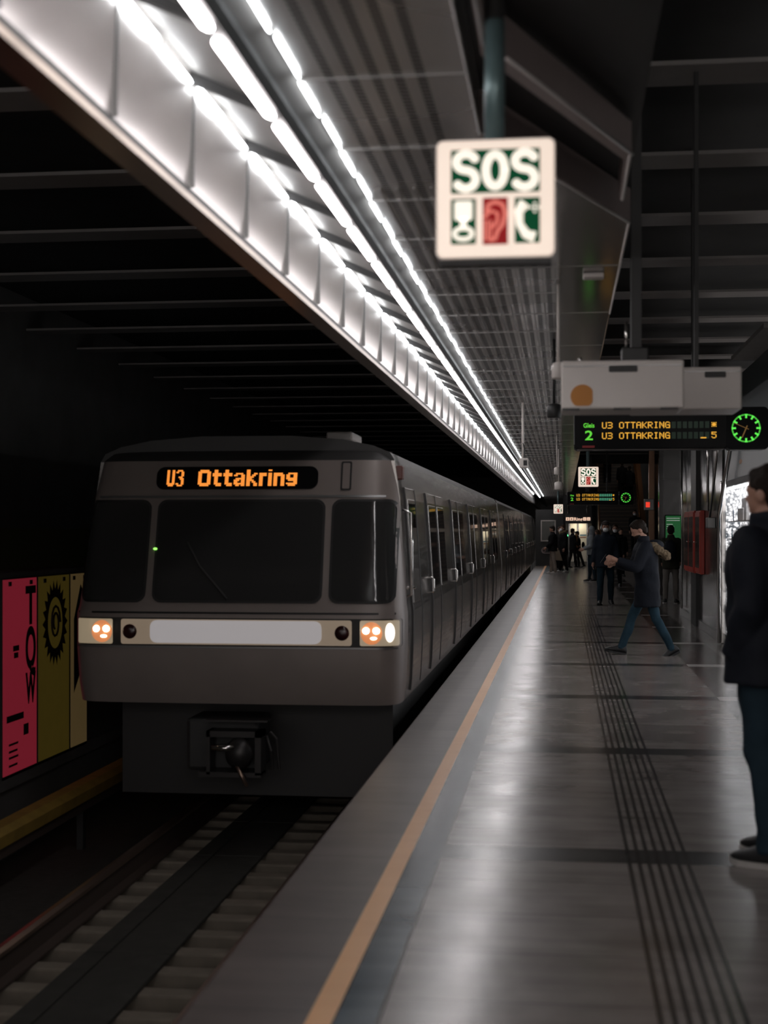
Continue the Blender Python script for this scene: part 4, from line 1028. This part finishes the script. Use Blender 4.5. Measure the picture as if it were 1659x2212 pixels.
MB().yprism(rrect(.50, .28, .139, 8, p.x+.13, p.z), YEND-.08, YEND).build('plate', mat('sign_plate_pale', (.32, .28, .27), .4), t)
MB().yprism(rrect(.43, .21, .104, 8, p.x+.13, p.z), YEND-.085, YEND-.08).build('inner_plate', 'black', t)
MB().tube([(p.x+.07*math.cos(q*PI/8), YEND-.09, p.z+.07*math.sin(q*PI/8)) for q in range(17)], .012, 6).build('ring_mark', mat('mark_pink', (.4, .25, .25), .4), t)

# ------------------------------------------------------------------ people
M['skin'] = mat('skin', (.42, .23, .165), .5, noise=.08, nscale=20)
M['hair_dark'] = mat('dark_hair', (.018, .012, .009), .55, bump=.5, bscale=90)
M['hair_brown'] = mat('brown_hair', (.06, .033, .02), .55, bump=.5, bscale=90)
M['navy'] = mat('navy_cloth', (.016, .021, .031), .75, noise=.3, nscale=6, bump=.35, bscale=14)
M['navy_deep'] = mat('deep_navy_cloth', (.012, .014, .020), .7, noise=.3, nscale=6, bump=.4, bscale=12)
M['black_cloth'] = mat('black_cloth', (.010, .010, .011), .8, noise=.3, nscale=6, bump=.4, bscale=12)
M['jeans'] = mat('blue_jeans', (.022, .048, .068), .8, noise=.45, nscale=7, bump=.4, bscale=18)
M['jeans_dark'] = mat('dark_jeans', (.016, .030, .042), .8, noise=.35, nscale=7, bump=.4, bscale=18)
M['beige'] = mat('beige_trousers', (.30, .25, .21), .8, noise=.2, nscale=6, bump=.4, bscale=14)
M['grey_trousers'] = mat('grey_trousers', (.17, .155, .14), .8, noise=.2, nscale=6, bump=.4, bscale=14)
M['grey_hoodie'] = mat('grey_hoodie', (.24, .26, .28), .85, noise=.3, nscale=25, bump=.4, bscale=14)
M['olive_jacket'] = mat('olive_jacket', (.030, .030, .022), .8, noise=.3, nscale=6, bump=.4, bscale=12)
M['fur'] = mat('fur_trim', (.23, .17, .11), .9, noise=.5, nscale=60, bump=1, bscale=120)
M['mask'] = mat('white_face_mask', (.85, .86, .88), .7)
M['mask_blue'] = mat('blue_face_mask', (.03, .09, .17), .7)
M['shoe_black'] = mat('black_shoe', (.012, .012, .013), .5)
M['shoe_white'] = mat('white_shoe', (.55, .52, .50), .5)
M['sole_white'] = mat('pale_sole', (.38, .36, .34), .6)
M['eye'] = mat('eye', (.02, .015, .012), .2)
M['cap'] = mat('grey_brown_cap', (.045, .036, .034), .8, noise=.3, nscale=30)
M['headphones'] = mat('pale_headphones', (.45, .46, .48), .35)
M['yellow_scarf'] = mat('yellow_scarf', (.55, .26, .03), .8)
M['paper'] = mat('brown_paper_bag', (.27, .21, .15), .8)

for k_ in ('navy', 'navy_deep', 'black_cloth', 'jeans', 'jeans_dark', 'beige', 'grey_trousers', 'grey_hoodie', 'olive_jacket', 'cap', 'fur', 'hair_dark', 'hair_brown'): M[k_].node_tree.nodes['Principled BSDF'].inputs['Specular IOR Level'].default_value = .12
def organic(mb, name, m, parent, T, voxel=.012, sm=6, disp=0, dscale=5):
    me = D.meshes.new(name); me.from_pydata(mb.v, [], mb.f); me.transform(T); me.update()
    import bmesh
    bm = bmesh.new(); bm.from_mesh(me); bmesh.ops.recalc_face_normals(bm, faces=bm.faces); bm.to_mesh(me); bm.free()
    o = D.objects.new('tmp', me)
    r = o.modifiers.new('r', 'REMESH'); r.mode = 'VOXEL'; r.voxel_size = voxel
    s = o.modifiers.new('s', 'SMOOTH'); s.iterations = sm; s.factor = .5
    m2 = evalmesh(o); D.meshes.remove(me)
    if disp:
        ns = [v.normal.copy() for v in m2.vertices]; cs = [v.co+nn_*disp*mnoise.noise(v.co*dscale) for v, nn_ in zip(m2.vertices, ns)]
        for v, c in zip(m2.vertices, cs): v.co = c
    m2.materials.clear(); m2.materials.append(M[m]); m2.name = name
    for p in m2.polygons: p.use_smooth = True
    o = D.objects.new(name, m2); COL.objects.link(o); put(o, parent); return o

def ringz(c, rx, ry, n=20, p=2.3):
    out = []
    for i in range(n):
        a = 2*PI*i/n; ca, sa = math.cos(a), math.sin(a)
        out.append(Vector((c[0]+rx*math.copysign(abs(ca)**(2/p), ca), c[1]+ry*math.copysign(abs(sa)**(2/p), sa), c[2])))
    return out

def person(label, pos, rz, H, legs, arms, top='jacket', topm='navy', hem=.82, legm='jeans', legr=1.0, shoe='shoe_black', sole=None,
           hair='hair_dark', lean=0, head=(0, 0), mask=None, fur=None, hood=None, cap=None, phones=False, bulk=1.0, voxel=.014, hands=True,
           collar=True, eyes=False, hairlen=.0, name='person', disp=.012, group=None, beard=False, puff=0):
    """legs = ((hip, knee, spread), ...) and arms = ((swing, out, elbow, twist), ...) for the right and the left side, degrees"""
    s = H/1.78; R = math.radians
    hipz = .93
    J = {}; low = 9
    for sd, (a, k, sp) in zip((1, -1), legs):
        a, k, sp = R(a), R(k), R(sp)
        h = Vector((sd*.095, 0, hipz))
        kn = h+.43*Vector((sd*math.sin(sp), math.sin(a), -math.cos(a)*math.cos(sp)))
        an = kn+.43*Vector((sd*math.sin(sp)*.6, math.sin(a-k), -math.cos(a-k)))
        J[sd] = (h, kn, an, a-k); low = min(low, an.z-(.085 if abs(a-k) < .5 else .11))
    dz = -low
    Tz = Matrix.Translation((0, 0, dz)); L = R(lean)
    def up(v):      # lean the trunk about the hips
        v = Vector(v); y, z = v.y, v.z-hipz
        if z <= 0: return Vector((v.x, v.y, v.z))
        k = min(1, z/.15)*L; return Vector((v.x, y*math.cos(k)+z*math.sin(k), hipz+z*math.cos(k)-y*math.sin(k)))
    T = Matrix.Translation(pos) @ Matrix.Rotation(rz, 4, 'Z') @ Matrix.Scale(s, 4) @ Tz
    root = thing(name, label, 'person', pos, group)
    # --- body: one continuous surface
    b = MB()
    trunk = [(0, .90, .150, .105), (0, 1.0, .140, .100), (0, 1.12, .135, .095), (0, 1.28, .160, .110), (0, 1.40, .175, .105), (0, 1.47, .110, .075), (0, 1.51, .058, .058), (.01, 1.58, .053, .056)]
    b.loft([[up(p) for p in ringz((0, y, z), rx, ry)] for y, z, rx, ry in trunk])
    hp, ht = R(head[0]), R(head[1])
    nk = up((0, .005, 1.54)); HM = Matrix.Translation(nk) @ Matrix.Rotation(-L-hp, 4, 'X') @ Matrix.Rotation(ht, 4, 'Z')
    def hd(x, y, z): return HM @ Vector((x, y, z))
    R3 = (HM.to_3x3()).to_4x4()
    b.ell(hd(0, .005, .135), (.074, .093, .098), 20, 14, R3); b.ell(hd(0, .035, .075), (.056, .062, .070), 18, 12, R3); b.ell(hd(0, .070, .040), (.030, .025, .024), 12, 8, R3)
    b.cap(hd(0, .085, .122), hd(0, .104, .088), .009, .013, 8)
    for sd in (1, -1): b.ell(hd(sd*.077, -.005, .100), (.012, .022, .034), 10, 8, R3); b.ell(hd(sd*.035, .080, .128), (.018, .012, .010), 8, 6, R3)
    b.cap(hd(0, 0, -.05), hd(0, .0, .08), .052, .052, 14)
    W = {}
    for sd, (sw, out, el, tw) in zip((1, -1), arms):
        sh = up((sd*.180, 0, 1.425)); a, o_, e, tw = R(sw), R(out), R(el), R(tw)
        ud = Vector((sd*math.sin(o_), math.sin(a), -math.cos(a)*math.cos(o_))).normalized()
        elb = sh+.285*ud
        fd = Vector((sd*math.sin(o_)*.5-sd*math.sin(tw), math.sin(a+e), -math.cos(a+e))).normalized()
        wr = elb+.25*fd; W[sd] = (sh, elb, wr, fd)
        b.cap(sh, elb, .050, .040); b.cap(elb, wr, .040, .026)
        if hands:
            side = fd.cross(Vector((sd, 0, 0))); side = (side.normalized() if side.length > .1 else Vector((0, 1, 0)))
            nrm = Vector((sd, 0, 0))          # back of the hand points outward
            if abs(fd.dot(nrm)) > .6: nrm = Vector((0, 0, 1)); side = fd.cross(nrm).normalized()
            fwd = side if side.y >= 0 else -side
            pm = wr+fd*.05
            b.tube([wr-fd*.01, wr+fd*.03, wr+fd*.085], [.024, .033, .034], 12)
            for q, (off, ln) in enumerate(((.030, .068), (.010, .078), (-.010, .072), (-.030, .056))):
                p0 = wr+fd*.080+fwd*off; p1 = p0+fd*ln*.5-nrm*.006; p2 = p1+(fd*.75-nrm*.65).normalized()*ln*.5
                b.cap(p0, p1, .0095, .0088, 8); b.cap(p1, p2, .0088, .0075, 8)
            p0 = wr+fd*.025+fwd*.028; p1 = p0+(fwd*.7+fd*.75).normalized()*.04; p2 = p1+(fd*.95-nrm*.3).normalized()*.032
            b.cap(p0, p1, .012, .0105, 8); b.cap(p1, p2, .0105, .009, 8)
    for sd in (1, -1):
        h, kn, an, sa = J[sd]
        b.cap(h, kn, .068, .042); b.cap(kn, an, .042, .028); b.cap(an, an+Vector((0, .05, -.035)), .026, .020)
    organic(b, 'body', 'skin', root, T, min(voxel, .008) if voxel < .016 else .012, 3)
    # --- trousers
    t = MB(); t.loft([ringz((0, 0, z), rx, ry) for z, rx, ry in ((1.02, .160, .118), (.93, .172, .125), (.86, .165, .12), (.80, .10, .09))])
    for sd in (1, -1):
        h, kn, an, sa = J[sd]; h2 = h+Vector((-sd*.005, 0, -.03))
        an2 = an+(an-kn).normalized()*.02
        t.cap(h2, kn, .098*legr, .070*legr, 16); t.tube([kn, (kn+an2)/2+Vector((0, -.012, 0)), an2], [.070*legr, .066*legr, .056*legr], 16); t.ell(kn, (.072*legr,)*3)
    organic(t, 'trousers', legm, root, T, voxel, 5, disp, 9)
    # --- shoes
    for sd in (1, -1):
        h, kn, an, sa = J[sd]; pit = sa if sa < -.25 else max(0, sa)*.5
        FM = Matrix.Translation(an) @ Matrix.Rotation(pit, 4, 'X') @ Matrix.Rotation(-sd*.12, 4, 'Z')
        rings = []; sr = []
        for y, w, ht_, z0 in ((-.085, .022, .05, -.07), (-.07, .034, .095, -.075), (-.02, .038, .125, -.075), (.03, .038, .105, -.075), (.09, .045, .075, -.075), (.14, .043, .058, -.075), (.175, .030, .042, -.072), (.195, .012, .02, -.065)):
            rings.append([FM @ Vector((w*1.08*math.cos(2*PI*i/16), y, z0+ht_*.5+ht_*.5*math.sin(2*PI*i/16))) for i in range(16)])
            sr.append([FM @ Vector((w*1.25*x_, y, z0-.012+.026*z_)) for x_, z_ in ((-1, 0), (1, 0), (1, 1), (-1, 1))])
        sh_ = MB(); sh_.loft([[T @ p for p in r] for r in rings]); so = sh_.build('shoe', shoe, root, smooth=True)
        MB().loft([[T @ p for p in r] for r in sr]).build('sole', sole or ('sole_white' if shoe == 'shoe_white' else 'shoe_black'), so)
    # --- coat, jacket or hoodie with sleeves and collar
    c = MB(); B = bulk
    prof = [(hem, .195*B, .150*B), ((hem+.95)/2, .190*B, .146*B), (1.0, .180*B, .140*B), (1.15, .178*B, .142*B), (1.30, .190*B, .145*B), (1.40, .196*B, .130*B), (1.455, .150*B, .10*B), (1.50, .085, .085)]
    if collar: prof += [(1.545, .082, .085), (1.565, .078, .080)]
    c.loft([[up(p) for p in ringz((0, 0, z), rx, ry, 24)] for z, rx, ry in prof])
    for sd in (1, -1):
        sh, elb, wr, fd = W[sd]
        c.cap(sh+Vector((-sd*.02, 0, -.01)), elb, .080*B, .064*B, 16); c.tube([elb, elb+(wr-elb)*.5, wr-fd*.005], [.064*B, .060*B, .044*B], 16); c.ell(elb, (.065*B,)*3)
    if puff:
        for v in range(len(c.v)): pass
    organic(c, top, topm, root, T, voxel, 6, disp, 8)
    if eyes:
        for sd in (1, -1): MB().ell(T @ hd(sd*.032, .084, .122), (.012*s,)*3, 10, 8).build('eye', 'eye', root, smooth=True)
    # --- hair, hats, masks, hoods
    if hair:
        hb = MB(); hb.ell(hd(0, -.014, .155), (.084, .102, .096), 20, 14, R3); hb.ell(hd(0, -.055, .105-hairlen*.5), (.072, .055, .075+hairlen*.5), 18, 12, R3); hb.ell(hd(0, .055, .205), (.055, .038, .025), 14, 8, R3)
        organic(hb, 'hair', hair, root, T, min(voxel, .012), 3, .006, 30)
    if beard: organic(MB().ell(hd(0, .045, .048), (.060, .058, .040), 16, 10, R3), 'beard', hair, root, T, .010, 2)
    if mask:
        mk = MB(); rings = []
        for y, rx, rz_ in ((.050, .062, .052), (.085, .055, .050), (.112, .034, .034), (.128, .010, .012)):
            rings.append([T @ hd(rx*math.cos(2*PI*i/20), y, .062+rz_*math.sin(2*PI*i/20)) for i in range(20)])
        mo = mk.loft(rings).build('face_mask', mask, root, smooth=True)
        for sd in (1, -1): MB().tube([T @ hd(sd*.058, .055, .08), T @ hd(sd*.078, -.002, .115)], .003*s, 6).build('ear_loop', mask, mo)
    if fur:
        pts = []
        if fur == 'hood':      # fur edged hood hanging on the back
            pts = [up(p) for p in ((.12, -.10, 1.43), (.14, -.17, 1.37), (.11, -.25, 1.31), (0, -.28, 1.28), (-.11, -.25, 1.31), (-.14, -.17, 1.37), (-.12, -.10, 1.43))]
        else:
            pts = [up(p) for p in ((.0, .10, 1.46), (.11, .06, 1.50), (.15, -.03, 1.53), (.10, -.12, 1.55), (0, -.14, 1.55), (-.10, -.12, 1.55), (-.15, -.03, 1.53), (-.11, .06, 1.50), (0, .10, 1.46))]
        fb = MB(); fb.tube(pts, [.050]*len(pts), 12)
        for p in pts: fb.ell(p, (.052,)*3, 12, 8)
        organic(fb, 'fur_collar', 'fur', root, T, .012, 2, .022, 38)
        if fur == 'hood': organic(MB().ell(up((0, -.14, 1.44)), (.13, .12, .07), 18, 12), 'hood', topm, root, T, .014, 3)
    if hood == 'up':
        h_ = MB(); h_.ell(hd(0, -.022, .135), (.102, .112, .120), 20, 14, R3); h_.ell(hd(0, -.03, .03), (.095, .10, .08), 18, 12, R3); h_.cap(up((0, -.02, 1.48)), hd(0, -.01, .05), .10, .09)
        organic(h_, 'hood', hood if hood in M else topm, root, T, .014, 4)
    if hood == 'down': organic(MB().ell(up((0, -.10, 1.49)), (.12, .085, .06), 18, 12), 'hood', topm, root, T, .014, 3)
    if cap:
        k = MB(); k.ell(hd(0, -.005, .190), (.088, .108, .058), 20, 12, R3); k.ell(hd(0, .095, .175), (.062, .060, .014), 16, 8, R3)
        organic(k, 'cap', cap, root, T, .008, 3)
    if phones:
        hpn = MB().tube([T @ hd(.092*math.cos(q*PI/12), -.01,   .12+.128*math.sin(q*PI/12)) for q in range(13)], .008*s, 8).build('headphones', 'headphones', root, smooth=True)
        for sd in (1, -1): MB().ell(T @ hd(sd*.092, -.01, .10), (.022*s, .035*s, .040*s), 14, 10).build('ear_cup', 'headphones', hpn, smooth=True)
    return root, T, J, W, hd, up

def stand(px, py): p = atZ(px, py, 0); p.z = 0; return p
LEFT, AWAY, TOWARD = PI/2, 0.0, PI
# the tall man cut by the right edge
p = Vector((.985, 7.05, 0))
person('tall man in dark jacket and teal jeans, in front of the lit display case', p, PI/2-.65, 1.90, ((3, 2, 2), (-4, 3, 2)), ((-6, 4, 34, 6), (-6, 5, 34, 10)), hands=False,
       topm='navy_deep', hem=.80, legm='jeans_dark', legr=1.12, bulk=1.2, voxel=.010, disp=.016, sole='sole_white', hair='hair_dark', hairlen=.02, beard=False)
# man looking at his phone
p = Vector((atY(1398, 1415, 18.55).x, 18.55, 0))
ph = person('man in a long dark coat striding across the platform, looking down at a phone', p, PI/2+.1, 1.79, ((24, 4, 0), (-13, 14, 0)), ((22, 6, 78, 14), (26, 6, 84, 14)),
       topm='navy_deep', hem=.66, legm='jeans', legr=.88, bulk=1.10, lean=5, head=(20, 0), fur='hood', beard=True, sole='shoe_black', voxel=.012, hair='hair_dark')
wr = ph[1] @ (ph[3][1][2]+ph[3][1][3]*.09); 
tag(MB().box((-.004, -.035, -.07), (.004, .035, .07), Matrix.Translation(wr+Vector((-.06, -.02, .055))) @ Matrix.Rotation(.6, 4, 'Y')).build('smartphone', 'disp_black', bevel=.003), 'dark phone held in the hand of the striding man in the long coat', 'phone')
# man with cap, headphones and mask
p = stand(1308, 1306)
person('man in cap, headphones and white mask walking toward us in a navy jacket', p, TOWARD+.05, 1.79, ((10, 3, 3), (-8, 12, 3)), ((-6, 9, 12, -4), (8, 9, 16, -4)),
       topm='navy', hem=.80, legm='jeans_dark', bulk=1.14, mask='mask', cap='cap', phones=True, eyes=True, hair='hair_brown', voxel=.014, legr=1.05)
# backpack man by the notice
p = stand(1449, 1304)
bp = person('person in an olive jacket and grey trousers, seen from behind before the green notice', p, AWAY-.15, 1.70, ((4, 2, 2), (-6, 6, 2)), ((8, 8, 30, 8), (4, 8, 25, 8)),
       topm='olive_jacket', hem=.78, legm='grey_trousers', bulk=1.05, sole='sole_white', voxel=.016)
o = organic(MB().loft([[bp[5](q) for q in ringz((0, y, z), rx, ry)] for y, z, rx, ry in ((-.24, .98, .12, .06), (-.25, 1.05, .14, .09), (-.25, 1.25, .14, .09), (-.23, 1.40, .11, .06), (-.21, 1.44, .06, .04))]), 'backpack', 'navy_deep', None, bp[1], .014, 3)
tag(o, 'dark blue backpack worn by the person before the green notice', 'backpack')
# hooded person in grey
p = stand(1277, 1257)
person('person in a grey hoodie, hood up, standing sideways behind the man with the cap', p, LEFT+.1, 1.72, ((4, 2, 1), (-6, 4, 1)), ((6, 4, 62, 8), (4, 4, 62, 8)),
       topm='grey_hoodie', hem=.86, legm='jeans_dark', bulk=1.0, hood='up', sole='sole_white', voxel=.016, hair=None, legr=.95)
# behind the cap man
p = stand(1329, 1268)
person('masked person in black half hidden behind the shoulder of the man with the cap', p, TOWARD-.1, 1.76, ((8, 4, 2), (-8, 10, 2)), ((4, 8, 12, 0), (-4, 8, 12, 0)),
       topm='black_cloth', hem=.80, legm='black_cloth', mask='mask', hair='hair_brown', voxel=.018, eyes=True)
p = stand(1341, 1246)
person('dark haired person in a black coat, farther back between the two nearest walkers', p, TOWARD+.2, 1.66, ((6, 3, 2), (-6, 6, 2)), ((4, 8, 12, 0), (-4, 8, 12, 0)),
       topm='black_cloth', hem=.70, legm='black_cloth', hairlen=.16, voxel=.018)
p = stand(1290, 1240)
person('person in a blue mask peeking out left of the man with the cap', p, LEFT-.6, 1.62, ((3, 2, 1), (-3, 3, 1)), ((4, 6, 20, 6), (4, 6, 20, 6)),
       topm='navy', hem=.78, legm='black_cloth', mask='mask_blue', hair='hair_brown', voxel=.02)
# left group by the edge
p = stand(1194, 1240)
person('man in a black puffer jacket and beige trousers waiting nearest the platform edge', p, LEFT-.05, 1.76, ((6, 3, 2), (-5, 4, 2)), ((8, 6, 40, 10), (8, 6, 40, 10)),
       topm='black_cloth', hem=.84, legm='beige', legr=1.12, bulk=1.18, shoe='shoe_white', hair='hair_dark', head=(6, 0), voxel=.016)
p = stand(1216, 1237)
fm = person('person in a long black coat with fur collar, beside the beige trousers', p, LEFT+.5, 1.80, ((6, 3, 2), (-5, 4, 2)), ((2, 8, 14, 0), (2, 8, 14, 0)),
       topm='black_cloth', hem=.66, legm='black_cloth', bulk=1.14, shoe='shoe_white', hair='hair_brown', fur='collar', mask='mask', voxel=.016)
q = atY(1206, 1199, p.y-.15)
bg = MB().loft([[(q.x-.14, p.y-.36, q.z-.19), (q.x+.16, p.y-.36, q.z-.21), (q.x+.16, p.y-.26, q.z-.21), (q.x-.14, p.y-.26, q.z-.19)], [(q.x-.09, p.y-.34, q.z+.18), (q.x+.04, p.y-.34, q.z+.18), (q.x+.04, p.y-.28, q.z+.18), (q.x-.09, p.y-.28, q.z+.18)]]).build('paper_bag', 'paper', bevel=.006)
tag(bg, 'brown paper bag held between the two people at the platform edge', 'bag')
MB().tube([(q.x-.06, p.y-.31, q.z+.17), (q.x-.02, p.y-.31, q.z+.27), (q.x+.02, p.y-.31, q.z+.17)], .008, 6).build('bag_handle', 'paper', bg)
p = stand(1209, 1232)
person('brown haired masked person behind the fur collared coat', p, TOWARD+.3, 1.74, ((3, 2, 1), (-3, 3, 1)), ((4, 6, 20, 6), (4, 6, 20, 6)), topm='black_cloth', hem=.75, legm='black_cloth', mask='mask', hair='hair_brown', hairlen=.1, voxel=.02)
p = stand(1237, 1227)
yc = person('person in black with a yellow scarf talking in front of the lift', p, -PI/2+.5, 1.68, ((8, 3, 4), (-6, 3, 3)), ((6, 6, 50, 12), (6, 6, 50, 12)), topm='black_cloth', hem=.80, legm='black_cloth', mask='mask', shoe='shoe_black', sole='sole_white', voxel=.018)
sc_ = MB(); sc_.tube([yc[5](v) for v in ((.06, .10, 1.50), (.05, .155, 1.40), (.04, .165, 1.22), (.03, .155, 1.02))], [.045, .05, .045, .03], 10)
organic(sc_, 'scarf', 'yellow_scarf', yc[0], yc[1], .014, 2)
p = stand(1249, 1226)
kp = person('person in black cap and clothes, leaning toward the one with the yellow scarf', p, LEFT+.2, 1.56, ((-4, 2, 8), (-14, 3, 8)), ((10, 6, 50, 12), (10, 6, 50, 12)), topm='black_cloth', hem=.80, legm='black_cloth', cap='black_cloth', sole='sole_white', lean=4, voxel=.018)
o = organic(MB().ell((0, -.25, 1.10), (.12, .08, .17), 18, 12), 'backpack', 'black_cloth', None, kp[1], .016, 2)
tag(o, 'small black backpack worn by the person with the black cap', 'backpack')
# on the stairs
def onstair(px, k, H, label, rz, mk, m='black_cloth', cl=False):
    y = YS+.28*k+.14; x = atY(px, 1146, y).x
    person(label, Vector((x, y, .162*(k+1)+.004)), rz, H, ((4, 2, 0), (-2, 2, 0)), ((4, 6, 22, 4), (4, 6, 22, 4)), topm=m, legm='black_cloth', mask=mk, voxel=.02, hem=.78)
onstair(1371, 3, 1.78, 'dark clothed masked person coming down the lower steps of the stairs', TOWARD, 'mask')
onstair(1312, 22, 1.78, 'dark figure high on the stairs beside the thin handrail', AWAY, None)
onstair(1344, 17, 1.72, 'dark figure in the middle of the stairs, walking up', AWAY, None)
onstair(1360, 16, 1.66, 'dark figure climbing beside the broad handrail', AWAY, None)
D.scenes.remove(TMP)
